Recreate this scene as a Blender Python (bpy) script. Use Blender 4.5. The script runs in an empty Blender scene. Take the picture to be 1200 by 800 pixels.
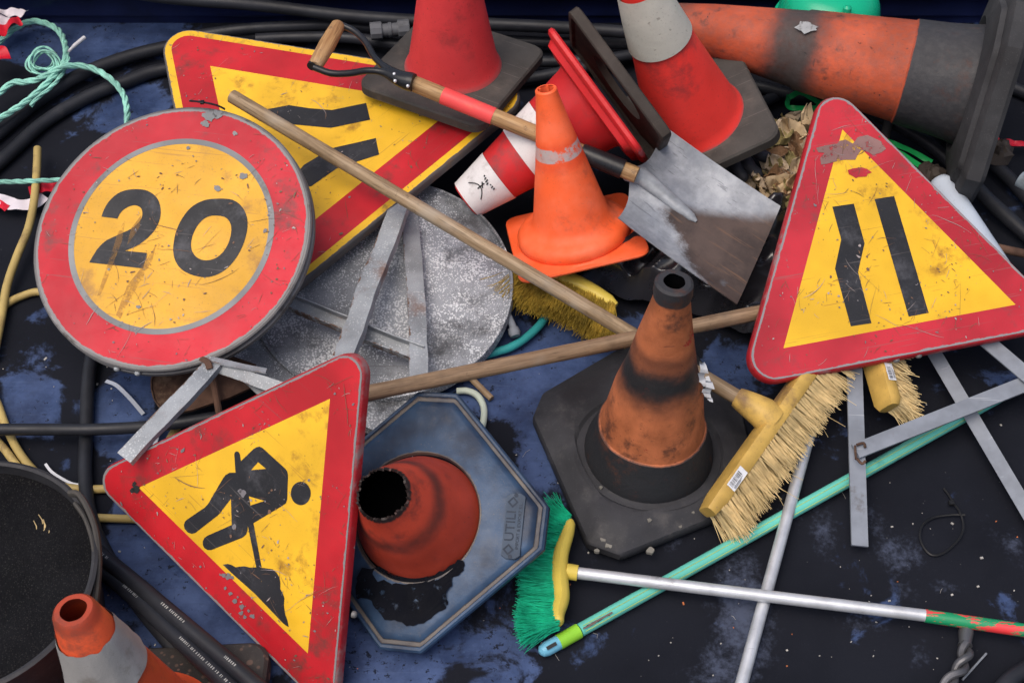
import bpy, math, random
import numpy as np
from mathutils import Vector, Matrix, noise
from mathutils.geometry import tessellate_polygon
random.seed(7)
S = bpy.context.scene
C = S.collection
PI = math.pi

# ------------------------------------------------------------------ camera
FPX = 1667.0; PITCH = math.radians(50); DIST = 3.27
CAM = np.array([0, -DIST*math.cos(PITCH), DIST*math.sin(PITCH)])
FW = np.array([0, math.cos(PITCH), -math.sin(PITCH)]); RT = np.array([1., 0, 0]); UP = np.cross(RT, FW)
cd = bpy.data.cameras.new('camera'); cam = bpy.data.objects.new('camera', cd); C.objects.link(cam)
cam.location = CAM; cam.rotation_euler = (PI/2-PITCH, 0, 0)
cd.sensor_width = 36; cd.lens = FPX*36/1200; cd.clip_start = .05; cd.clip_end = 200
cd.dof.use_dof = True; cd.dof.focus_distance = 3.05; cd.dof.aperture_fstop = 9
S.camera = cam
# ------------------------------------------------------------------ light
SUN_EL, SUN_AZ = math.radians(68), math.radians(-130)       # azimuth measured from +y (far side) towards +x
w = bpy.data.worlds.new('World'); S.world = w; w.use_nodes = True
nt = w.node_tree; bg = nt.nodes['Background']
sky = nt.nodes.new('ShaderNodeTexSky'); sky.sky_type = 'NISHITA'; sky.sun_disc = False
sky.sun_elevation = SUN_EL; sky.sun_rotation = SUN_AZ; sky.dust_density = 6; sky.air_density = 1.0; sky.ozone_density = 1.0
nt.links.new(sky.outputs[0], bg.inputs[0]); bg.inputs[1].default_value = .14
sl = bpy.data.lights.new('sun', 'SUN'); sl.energy = 1.1; sl.angle = math.radians(50); sl.color = (1, .955, .89)
so = bpy.data.objects.new('sun', sl); C.objects.link(so)
sd = Vector((math.sin(SUN_AZ)*math.cos(SUN_EL), math.cos(SUN_AZ)*math.cos(SUN_EL), math.sin(SUN_EL)))
so.rotation_euler = (-sd).to_track_quat('-Z', 'Y').to_euler()
S.view_settings.view_transform = 'Standard'; S.view_settings.look = 'None'; S.view_settings.exposure = 0.22; S.view_settings.gamma = 1
S.cycles.use_denoising = True

# ------------------------------------------------------------------ maths helpers
def at(u, v, z=0.0):
    d = FW*FPX + RT*(u-600) - UP*(v-400)
    return CAM + d*((z-CAM[2])/d[2])
def P(u, v, z=0.0): return Vector(at(u, v, z))
def rodr(wv):
    a = np.linalg.norm(wv)
    if a < 1e-9: return np.eye(3)
    k = wv/a; K = np.array([[0, -k[2], k[1]], [k[2], 0, -k[0]], [-k[1], k[0], 0]])
    return np.eye(3)+math.sin(a)*K+(1-math.cos(a))*K@K
def project(W):
    W = np.atleast_2d(W)-CAM; z = W@FW
    return np.stack([600+FPX*(W@RT)/z, 400-FPX*(W@UP)/z], 1)
def rotz(deg):
    a = math.radians(deg); return np.array([[math.cos(a), -math.sin(a), 0], [math.sin(a), math.cos(a), 0], [0, 0, 1.]])
def solve_pose(loc, pix, ang, p0, zc, ws=0.0, wz=4000):
    """rigid pose (and a small size change) of a measured shape"""
    loc = np.array(loc, float); pix = np.array(pix, float); R0 = rotz(ang)
    x = np.zeros(7); x[3:6] = p0
    def res(x):
        R = rodr(x[:3])@R0; s = math.exp(x[6])
        r = [(project((loc*s)@R.T+x[3:6])-pix).ravel()]
        for lp, z in zc: r.append([wz*((R@(np.array(lp)*s))[2]+x[5]-z)])
        r.append([ws*x[6]]); return np.concatenate(r)
    lam = 1; r = res(x); c = r@r
    for it in range(200):
        J = np.stack([(res(x+1e-5*e)-r)/1e-5 for e in np.eye(7)], 1)
        d = np.linalg.solve(J.T@J+lam*np.eye(7), -J.T@r); r2 = res(x+d)
        if r2@r2 < c: x = x+d; r = r2; c = r@r; lam *= .5
        else: lam *= 4
        if lam > 1e12: break
    return rodr(x[:3])@R0, x[3:6], math.exp(x[6])
def mat4(R, p, s=1.0):
    m = Matrix([[R[i][j]*s for j in range(3)]+[p[i]] for i in range(3)]+[[0, 0, 0, 1]]); return m
def frame_from_z(z, spin=0, hint=(0, 1, 0)):
    z = Vector(z).normalized(); x = Vector(hint).cross(z)
    if x.length < 1e-4: x = Vector((1, 0, 0))
    x.normalize(); y = z.cross(x)
    R = np.array([x, y, z]).T
    return R@rotz(spin)
def crom(pts, n=8, closed=False):
    pts = [Vector(p) for p in pts]; out = []; N = len(pts)
    rng = range(N) if closed else range(N-1)
    for i in rng:
        if closed: a, b, c, d = pts[i-1], pts[i], pts[(i+1) % N], pts[(i+2) % N]
        else:
            b, c = pts[i], pts[i+1]; a = pts[i-1] if i else b*2-c; d = pts[i+2] if i+2 < N else c*2-b
        for k in range(n):
            t = k/n
            out.append(.5*((2*b)+(c-a)*t+(2*a-5*b+4*c-d)*t*t+(3*b-a-3*c+d)*t**3))
    if not closed: out.append(pts[-1])
    return out
def frames(path, up=None):
    T = []
    n = len(path)
    for i in range(n):
        t = (path[min(i+1, n-1)]-path[max(i-1, 0)])
        T.append(t.normalized() if t.length > 1e-9 else Vector((1, 0, 0)))
    a = Vector(up) if up is not None else (Vector((0, 0, 1)) if abs(T[0].z) < .9 else Vector((1, 0, 0)))
    out = []
    for t in T:
        if up is not None: a = Vector(up)
        a = (a-t*a.dot(t))
        if a.length < 1e-6: a = t.orthogonal()
        a.normalize(); out.append((t, a, t.cross(a)))
    return out

# ------------------------------------------------------------------ mesh builder
class MB:
    def __init__(s): s.v = []; s.f = []; s.m = []; s.e = {}; s.col = []
    def add(s, vs, fs, mi=0, edge=None):
        o = len(s.v); s.v += [tuple(v) for v in vs]
        s.f += [tuple(i+o for i in f) for f in fs]; s.m += [mi]*len(fs)
        if edge is not None:
            for i, x in enumerate(edge): s.e[o+i] = x
        return s
    def rings(s, rs, mi=0, cap0=True, cap1=True, closed=True, edge=None):
        n = len(rs[0]); vs = [p for r in rs for p in r]; fs = []
        for k in range(len(rs)-1):
            for i in range(n if closed else n-1):
                j = (i+1) % n; fs.append((k*n+i, k*n+j, (k+1)*n+j, (k+1)*n+i))
        if cap0: fs.append(tuple(range(n))[::-1])
        if cap1: fs.append(tuple((len(rs)-1)*n+i for i in range(n)))
        ed = None
        if edge: ed = [edge[k] for k in range(len(rs)) for i in range(n)]
        return s.add(vs, fs, mi, ed)
    def tube(s, path, r, n=10, mi=0, flat=1.0, up=None, cap=True, round_end=False):
        path = [Vector(p) for p in path]; rs = []
        fr = frames(path, up)
        for i, (p, (t, a, b)) in enumerate(zip(path, fr)):
            rr = r[i] if isinstance(r, (list, tuple)) else r
            rs.append([p+a*(math.cos(2*PI*k/n)*rr*flat)+b*(math.sin(2*PI*k/n)*rr) for k in range(n)])
        if round_end:
            rr = r[-1] if isinstance(r, (list, tuple)) else r; t, a, b = fr[-1]
            for q in (.5, .8, .95):
                rs.append([path[-1]+t*(rr*math.sin(math.asin(q)))*1.0+(a*(math.cos(2*PI*k/n)*flat)+b*math.sin(2*PI*k/n))*rr*math.sqrt(1-q*q) for k in range(n)])
        return s.rings(rs, mi, cap, cap)
    def lathe(s, prof, n=48, mi=0, cap0=False, cap1=False, wob=0.0, seed=0):
        rs = []
        for r, z in prof:
            ring = []
            for k in range(n):
                a = 2*PI*k/n
                d = wob*noise.noise(Vector((math.cos(a)*1.3+seed, math.sin(a)*1.3, z*7))) if wob else 0
                ring.append((math.cos(a)*(r+d), math.sin(a)*(r+d), z))
            rs.append(ring)
        return s.rings(rs, mi, cap0, cap1)
    def poly(s, outer, z=0.0, holes=(), mi=0):
        loops = [[Vector((p[0], p[1], z)) for p in outer]]+[[Vector((p[0], p[1], z)) for p in h] for h in holes]
        flat = [p for l in loops for p in l]
        tr = tessellate_polygon(loops); fs = []
        for t in tr:
            a, b, c = (flat[i] for i in t)
            nz = (b-a).cross(c-a).z
            if abs(nz) < 1e-12: continue
            fs.append(tuple(t) if nz > 0 else tuple(t)[::-1])
        return s.add(flat, fs, mi)
    def prism(s, outer, z0, z1, mi=0, bev=0.0):
        cx = sum(p[0] for p in outer)/len(outer); cy = sum(p[1] for p in outer)/len(outer)
        def sc(k, z): return [(cx+(p[0]-cx)*k, cy+(p[1]-cy)*k, z) for p in outer]
        if bev:
            rad = max(math.hypot(p[0]-cx, p[1]-cy) for p in outer); k = 1-bev/rad
            return s.rings([sc(k, z0), sc(1, z0+bev), sc(1, z1-bev), sc(k, z1)], mi)
        return s.rings([sc(1, z0), sc(1, z1)], mi)
    def box(s, c, ax, ay, az, mi=0, bev=.0):
        """c centre, ax ay az half-extent vectors"""
        c, ax, ay, az = map(Vector, (c, ax, ay, az)); b = bev
        def k(v): return max(0, 1-b/max(v.length, 1e-9))
        def ring(z, kk): return [c+az*z+ax*(sx*(kx if kk else 1))+ay*(sy*(ky if kk else 1)) for sx, sy in ((-1, -1), (1, -1), (1, 1), (-1, 1))]
        kx, ky, kz = k(ax), k(ay), k(az)
        if b: return s.rings([ring(-1, True), ring(-kz, False), ring(kz, False), ring(1, True)], mi)
        return s.rings([ring(-1, False), ring(1, False)], mi)
    def sweep(s, path, prof, up, mi=0):
        path = [Vector(p) for p in path]; rs = []
        for p, (t, a, b) in zip(path, frames(path, up)):
            rs.append([p+b*(-q[0])+a*q[1] for q in prof])
        return s.rings(rs, mi)
    def build(s, name, mats, parent=None, smooth=True, origin=None, ang=35):
        me = bpy.data.meshes.new(name); vs = s.v
        if origin is not None: vs = [(v[0]-origin[0], v[1]-origin[1], v[2]-origin[2]) for v in s.v]
        me.from_pydata(vs, [], s.f); me.update()
        if not isinstance(mats, (list, tuple)): mats = [mats]
        for m in mats: me.materials.append(m)
        me.polygons.foreach_set('material_index', s.m)
        if s.e:
            at_ = me.attributes.new('edge', 'FLOAT', 'POINT')
            d = [s.e.get(i, 0.0) for i in range(len(s.v))]; at_.data.foreach_set('value', d)
        import bmesh
        bm = bmesh.new(); bm.from_mesh(me); bmesh.ops.recalc_face_normals(bm, faces=bm.faces) if not getattr(s, 'keep', False) else None
        for f in bm.faces: f.smooth = smooth
        if smooth:
            for e in bm.edges:
                if len(e.link_faces) == 2 and e.calc_face_angle(0) > math.radians(ang): e.smooth = False
        bm.to_mesh(me); bm.free()
        o = bpy.data.objects.new(name, me); C.objects.link(o)
        if parent: o.parent = parent
        if origin is not None: o.location = origin
        return o
def tag(o, label=None, cat=None, group=None, kind=None):
    if label: o['label'] = label
    if cat: o['category'] = cat
    if group: o['group'] = group
    if kind: o['kind'] = kind
    return o
def thing(name, label, cat, m=None, group=None):
    o = bpy.data.objects.new(name, None); C.objects.link(o); o.empty_display_size = .05
    if m is not None: o.matrix_world = m
    return tag(o, label, cat, group)

# ------------------------------------------------------------------ materials
def srgb(r, g, b):
    f = lambda c: (c/255/12.92) if c/255 <= .04045 else ((c/255+.055)/1.055)**2.4
    return (f(r), f(g), f(b))
class N:
    def __init__(s, name):
        s.m = bpy.data.materials.new(name); s.m.use_nodes = True; s.t = s.m.node_tree
        s.b = s.t.nodes['Principled BSDF']; s.tc = s.t.nodes.new('ShaderNodeTexCoord').outputs['Object']
    def n(s, typ, **k):
        x = s.t.nodes.new(typ)
        for a, v in k.items(): setattr(x, a, v)
        return x
    def L(s, a, b): s.t.links.new(a, b)
    def set(s, inp, v):
        if hasattr(v, 'node'): s.L(v, inp)
        elif isinstance(v, (tuple, list)) and len(v) == 3 and inp.type == 'RGBA': inp.default_value = (*v, 1)
        else: inp.default_value = v
    def noise(s, scale, detail=4, rough=.55, vec=None, off=0, dist=0):
        x = s.n('ShaderNodeTexNoise'); v = vec or s.tc
        if off:
            mp = s.n('ShaderNodeMapping'); mp.inputs['Location'].default_value = (off, off*1.7, -off*.6); s.L(v, mp.inputs[0]); v = mp.outputs[0]
        s.L(v, x.inputs['Vector']); x.inputs['Scale'].default_value = scale; x.inputs['Detail'].default_value = detail
        x.inputs['Roughness'].default_value = rough; x.inputs['Distortion'].default_value = dist
        return x.outputs['Fac']
    def math(s, op, a, b=0.0, c=None):
        x = s.n('ShaderNodeMath', operation=op); s.set(x.inputs[0], a); s.set(x.inputs[1], b)
        if c is not None: s.set(x.inputs[2], c)
        return x.outputs[0]
    def ramp(s, v, a, b, lo=0.0, hi=1.0):
        x = s.n('ShaderNodeMapRange'); x.interpolation_type = 'SMOOTHSTEP'; s.set(x.inputs[0], v)
        x.inputs[1].default_value = a; x.inputs[2].default_value = b; x.inputs[3].default_value = lo; x.inputs[4].default_value = hi
        return x.outputs[0]
    def mix(s, f, a, b):
        x = s.n('ShaderNodeMix', data_type='RGBA'); s.set(x.inputs[0], f); s.set(x.inputs[6], a); s.set(x.inputs[7], b)
        return x.outputs[2]
    def mapped(s, rot, scl, off=0):
        mp = s.n('ShaderNodeMapping'); mp.inputs['Rotation'].default_value = rot; mp.inputs['Scale'].default_value = scl
        mp.inputs['Location'].default_value = (off, off, off); s.L(s.tc, mp.inputs[0]); return mp.outputs[0]
def shade(name, col, rough=.6, metal=0.0, var=.25, vscale=5, dirt=(.06, .05, .045), damt=.3, dscale=9, chip=None, scr=None,
          edge=None, zones=(), bump=.25, bscale=60, speck=None, seed=None, grime=None, alpha=None, spec=.3, blue=None):
    q = N(name); sd_ = seed if seed is not None else (sum(map(ord, name)) % 97)*.37+.5
    big = q.noise(vscale, 3, .6, off=sd_)
    c = q.mix(q.ramp(big, .3, .7), tuple(x*(1-var) for x in col), tuple(min(1, x*(1+var*.7)+.004*var) for x in col))
    z = None; rr = rough
    for (z0, z1, zc, amt, soft) in zones:
        if z is None:
            sp = q.n('ShaderNodeSeparateXYZ'); q.L(q.tc, sp.inputs[0]); z = sp.outputs[2]
        wob = q.math('MULTIPLY_ADD', q.noise(28, 4, .7, off=sd_+3), soft*.8+.004, -(soft*.4+.002))
        zz = q.math('ADD', z, wob)
        m = q.math('MULTIPLY', q.ramp(zz, z0-soft, z0+soft+.0005), q.ramp(zz, z1-soft, z1+soft+.0005, 1, 0))
        if amt < 1: m = q.math('MULTIPLY', m, q.ramp(q.noise(16, 6, .7, off=sd_+z0*9), 1-amt-.03, 1-amt+.03))
        elif amt > 1: m = q.math('MULTIPLY', m, q.ramp(q.noise(7, 4, .7, off=sd_+z0*9), .2, .6, .35, 1))
        c = q.mix(m, c, zc)
    if speck:
        vo = q.n('ShaderNodeTexVoronoi'); vo.inputs['Scale'].default_value = speck[1]; q.L(q.tc, vo.inputs['Vector'])
        big2 = q.ramp(q.noise(9, 5, .7, off=sd_+5), .3, .68, .2, 1.3)
        m = q.ramp(q.math('DIVIDE', vo.outputs['Distance'], big2), speck[2], speck[2]*1.6, 1, 0)
        c = q.mix(q.math('MULTIPLY', m, .75), c, speck[0])
        v2 = q.n('ShaderNodeTexVoronoi'); v2.inputs['Scale'].default_value = speck[1]*1.9; q.L(q.tc, v2.inputs['Vector'])
        c = q.mix(q.ramp(v2.outputs['Distance'], .12, .3, .5, 0), c, speck[0])
    if damt > 0:
        dn = q.math('MULTIPLY', q.noise(dscale, 6, .68, off=sd_+11), q.ramp(q.noise(dscale*.25, 2, .5, off=sd_+2), .25, .75, .75, 1.2))
        dm = q.ramp(dn, .675-.29*damt, .93-.29*damt, 0, .85)
        c = q.mix(dm, c, dirt)
        fine = q.ramp(q.noise(dscale*22, 3, .7, off=sd_+7), .62-.06*damt, .72, 0, .55*min(1, damt*1.6))
        c = q.mix(fine, c, dirt)
    wear = None
    if scr:
        tot = None
        for i, (ang, ln) in enumerate(((.5, 1), (1.45, 1.4), (2.3, .8), (2.9, 1.2))):
            v = q.mapped((0, 0, ang), (3.0*ln, 170, 60), off=i*3.1+sd_)
            m = q.ramp(q.noise(1.0, 2, .5, vec=v), .735-.05*scr[1], .76-.05*scr[1])
            tot = m if tot is None else q.math('MAXIMUM', tot, m)
        tot = q.math('MULTIPLY', tot, .55); c = q.mix(tot, c, scr[0]); wear = tot
    if chip:
        cn = q.ramp(q.noise(chip[2], 7, .72, off=sd_+19), .70-.12*chip[1], .715-.12*chip[1])
        c = q.mix(cn, c, chip[0]); wear = cn
    if edge:
        a = q.n('ShaderNodeAttribute', attribute_name='edge').outputs['Fac']
        e = q.math('ADD', a, q.math('MULTIPLY', q.noise(34, 6, .75, off=sd_+4), edge[1]))
        m = q.ramp(e, edge[2], edge[2]+.07); c = q.mix(m, c, edge[0])
        wear = m
    if grime:
        c = q.mix(q.ramp(q.noise(grime[1], 3, .6, off=sd_+31), .35, .75, 0, grime[2]), c, grime[0])
    q.set(q.b.inputs['Base Color'], c)
    rv = q.ramp(q.noise(14, 4, .7, off=sd_+23), .2, .8, max(.05, rough-.12), min(1, rough+.14))
    q.set(q.b.inputs['Roughness'], rv); q.b.inputs['Metallic'].default_value = metal
    q.b.inputs['Specular IOR Level'].default_value = spec
    if alpha: q.set(q.b.inputs['Alpha'], q.ramp(q.noise(alpha[0], 6, .75, off=sd_+41), alpha[1], alpha[1]+.12, 0, alpha[2]))
    if bump:
        bp = q.n('ShaderNodeBump'); bp.inputs['Strength'].default_value = bump; bp.inputs['Distance'].default_value = .002
        h = q.math('ADD', q.math('MULTIPLY', q.noise(bscale, 5, .7, off=sd_), 1.0), q.math('MULTIPLY', q.noise(bscale*.12, 2, .5, off=sd_+2), 2.2))
        if wear: h = q.math('SUBTRACT', h, q.math('MULTIPLY', wear, .5))
        q.L(h, bp.inputs['Height']); q.L(bp.outputs[0], q.b.inputs['Normal'])
    return q.m
GREY = (.20, .20, .205)
RED = (.46, .012, .020); YEL = (.74, .43, .022); BLK = (.016, .017, .021)
m_sign_red = shade('sign_red', RED, .45, var=.22, dirt=(.12, .035, .03), damt=.5, dscale=14, chip=((.16, .08, .08), .15, 38), scr=((.22, .05, .05), .25), edge=(GREY, 1.0, 1.12), bump=.12)
m_sign_red_a = shade('sign_red_faded', (.44, .020, .034), .5, var=.25, dirt=(.14, .05, .05), damt=.6, dscale=16, chip=((.20, .12, .12), .3, 34), scr=((.28, .09, .09), .5), edge=((.24, .22, .23), 1.0, 1.10), bump=.14)
m_sign_yel = shade('sign_yellow', YEL, .45, var=.16, dirt=(.28, .13, .02), damt=.42, dscale=18, chip=((.25, .13, .05), .04, 46), scr=((.35, .17, .03), .35), bump=.1)
m_sign_yel_b = shade('sign_yellow_orange', (.68, .355, .03), .48, var=.16, dirt=(.26, .13, .05), damt=.65, dscale=12, chip=((.24, .21, .17), .16, 30), scr=((.36, .18, .05), .4), bump=.1)
m_yel_edge = shade('sign_yellow_edge', YEL, .5, var=.15, dirt=(.2, .12, .04), damt=.5, dscale=24, chip=((.13, .11, .1), .5, 50), edge=((.12, .11, .11), 1.2, 1.30), bump=.12)
m_sign_blk = shade('sign_black', BLK, .5, var=.3, dirt=(.07, .07, .08), damt=.5, dscale=16, chip=((.35, .2, .03), .06, 60), scr=((.09, .08, .08), .3), bump=.1)
m_rim_grey = shade('rim_grey', (.17, .165, .165), .55, metal=.35, var=.3, dirt=(.06, .05, .045), damt=.6, dscale=25, bump=.3)
m_rim_dark = shade('rim_dark', (.09, .085, .085), .6, metal=.2, var=.3, dirt=(.14, .09, .06), damt=.5, dscale=20, bump=.3)
m_rim_red = shade('rim_red', (.36, .012, .02), .45, var=.25, dirt=(.22, .16, .16), damt=.75, dscale=22, bump=.2, chip=((.3, .27, .27), .35, 40))
m_grey_ring = shade('ring_grey', (.22, .225, .23), .55, var=.25, dirt=(.12, .11, .10), damt=.5, dscale=30, bump=.2, chip=((.5, .5, .5), .2, 60))
m_scr_d = shade('scratch_dark', (.16, .09, .06), .7, damt=0, bump=0)
m_scr_l = shade('scratch_pale', (.34, .29, .28), .6, damt=0, bump=0)
m_chip = shade('chip_grey', (.17, .16, .17), .6, damt=.3, dscale=40, bump=.1)
m_taupe = shade('bare_taupe', (.25, .14, .13), .7, alpha=(45, .36, 1.0), var=.25, damt=.4, dscale=40, dirt=(.3, .07, .07), bump=.2, chip=((.32, .02, .03), .35, 60))
m_brownstain = shade('stain_brown', (.36, .19, .06), .6, var=.3, damt=.4, dscale=60, dirt=(.5, .27, .03), bump=.1, alpha=(26, .40, .42))
m_galv = shade('galvanised', (.235, .25, .275), .55, metal=.05, var=.35, vscale=6, dirt=(.025, .025, .028), damt=.52, dscale=6, speck=((.70, .72, .75), 215, .36), scr=((.12, .12, .13), .3), bump=.25, bscale=90)
m_galv_bar = shade('galvanised_bar', (.27, .29, .31), .5, metal=.1, var=.3, vscale=9, dirt=(.17, .09, .06), damt=.45, dscale=12, speck=((.46, .48, .5), 170, .22), bump=.3, edge=((.13, .075, .05), .8, 1.36))
m_steel = shade('grey_steel', (.20, .22, .255), .6, metal=.0, var=.18, vscale=14, dirt=(.10, .09, .085), damt=.38, dscale=24, scr=((.4, .42, .45), .2), bump=.12)
m_rust = shade('rust', (.085, .045, .03), .85, var=.5, vscale=12, dirt=(.18, .12, .08), damt=.5, dscale=22, bump=.8)
m_wood = shade('wood', (.30, .205, .12), .62, var=.2, dirt=(.16, .10, .06), damt=.45, dscale=10, bump=.15)
m_wood_pale = shade('wood_pale', (.46, .31, .19), .6, var=.2, dirt=(.2, .13, .09), damt=.35, dscale=12, bump=.15)
m_grip = shade('wood_grip', (.40, .22, .095), .5, var=.3, vscale=10, dirt=(.10, .05, .03), damt=.4, dscale=14, bump=.2)
m_pink = shade('pink_tape', (.78, .075, .075), .45, var=.12, dirt=(.5, .16, .08), damt=.4, dscale=20, bump=.1)
m_blackpaint = shade('black_painted_steel', (.014, .015, .018), .32, var=.3, dirt=(.05, .05, .055), damt=.2, bump=.1)
m_rub = shade('black_rubber', (.028, .028, .032), .62, var=.35, vscale=6, dirt=(.085, .08, .078), damt=.42, dscale=9, bump=.5, bscale=45)
m_rub_dusty = shade('dusty_rubber', (.05, .046, .042), .75, var=.35, vscale=6, dirt=(.105, .088, .075), damt=.6, dscale=8, bump=.5, bscale=45, scr=((.14, .12, .11), .3))
m_rub_brown = shade('brown_rubber', (.042, .033, .028), .7, var=.3, vscale=6, dirt=(.09, .072, .058), damt=.6, dscale=10, bump=.4)
m_hose = shade('black_hose', (.017, .0185, .024), .48, var=.3, vscale=9, dirt=(.05, .05, .053), damt=.22, dscale=14, bump=.12)
m_hose_y = shade('yellow_hose', (.42, .31, .11), .5, var=.2, dirt=(.18, .12, .06), damt=.4, dscale=12, bump=.1)
m_teal = shade('teal_plastic', (.03, .27, .27), .4, var=.2, damt=.2, bump=.1)
m_rope = shade('teal_rope', (.27, .58, .48), .65, var=.35, vscale=14, dirt=(.12, .2, .16), damt=.35, dscale=30, bump=.5, bscale=200)
m_white = shade('white_plastic', (.62, .63, .66), .5, var=.12, dirt=(.25, .24, .23), damt=.35, bump=.1)
m_tape_w = shade('tape_white', (.66, .60, .64), .4, var=.1, dirt=(.3, .2, .2), damt=.25, bump=.2)
m_tape_r = shade('tape_red', (.55, .012, .03), .38, var=.2, dirt=(.2, .03, .03), damt=.25, bump=.2)
m_alu = shade('aluminium', (.56, .575, .60), .38, metal=.45, var=.15, vscale=20, dirt=(.10, .10, .10), damt=.3, dscale=18, scr=((.2, .2, .2), .1), bump=.1)
m_brist = shade('straw_bristle', (.66, .50, .25), .7, var=.3, vscale=30, damt=.2, dscale=15, dirt=(.24, .15, .07), bump=0)
m_brist_y = shade('olive_bristle', (.48, .33, .05), .7, var=.4, vscale=25, damt=.35, dscale=15, dirt=(.12, .09, .02), bump=0)
m_brist_g = shade('green_bristle', (.010, .42, .23), .5, var=.3, vscale=30, damt=.1, dscale=15, bump=0)
m_head = shade('varnished_head', (.55, .35, .085), .45, var=.28, vscale=9, dirt=(.17, .10, .06), damt=.6, dscale=11, bump=.2)
m_yplastic = shade('yellow_plastic', (.62, .47, .08), .42, var=.2, dirt=(.25, .16, .05), damt=.35, dscale=14, bump=.1)
m_dark = shade('print_black', (.02, .02, .02), .6, damt=0, bump=0)
m_sticker = shade('sticker', (.68, .69, .72), .35, var=.1, dirt=(.3, .28, .27), damt=.4, dscale=40, bump=.2)

def grain(name, d, c1, c2, knots=.5):
    q = N(name); d = Vector(d).normalized(); n_ = q.n('ShaderNodeVectorMath', operation='DOT_PRODUCT'); q.L(q.tc, n_.inputs[0]); n_.inputs[1].default_value = d
    s1 = q.n('ShaderNodeVectorMath', operation='SCALE'); s1.inputs[0].default_value = d; q.L(q.math('MULTIPLY', n_.outputs['Value'], .955), s1.inputs['Scale'])
    sb = q.n('ShaderNodeVectorMath', operation='SUBTRACT'); q.L(q.tc, sb.inputs[0]); q.L(s1.outputs[0], sb.inputs[1]); v = sb.outputs[0]
    c = q.mix(q.ramp(q.noise(120, 4, .65, vec=v), .3, .7), c1, c2)
    c = q.mix(q.ramp(q.noise(260, 3, .7, vec=v), .56, .68, 0, .55), c, tuple(x*.35 for x in c1))
    c = q.mix(q.ramp(q.noise(9, 4, .65, off=3), .50, .78, 0, .6), c, tuple(x*.45 for x in c1))
    c = q.mix(q.ramp(q.noise(6, 3, .6, off=13), .5, .75, 0, .55), c, (.36, .33, .28))
    c = q.mix(q.ramp(q.noise(38, 5, .75, off=8), .60, .68, 0, knots), c, (.07, .045, .03))
    q.set(q.b.inputs['Base Color'], c); q.set(q.b.inputs['Roughness'], q.ramp(q.noise(20, 3), .3, .7, .45, .75)); q.b.inputs['Specular IOR Level'].default_value = .35
    bp = q.n('ShaderNodeBump'); bp.inputs['Strength'].default_value = .35; bp.inputs['Distance'].default_value = .002; q.L(q.noise(130, 4, .65, vec=v), bp.inputs['Height']); q.L(bp.outputs[0], q.b.inputs['Normal']); return q.m
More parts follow.
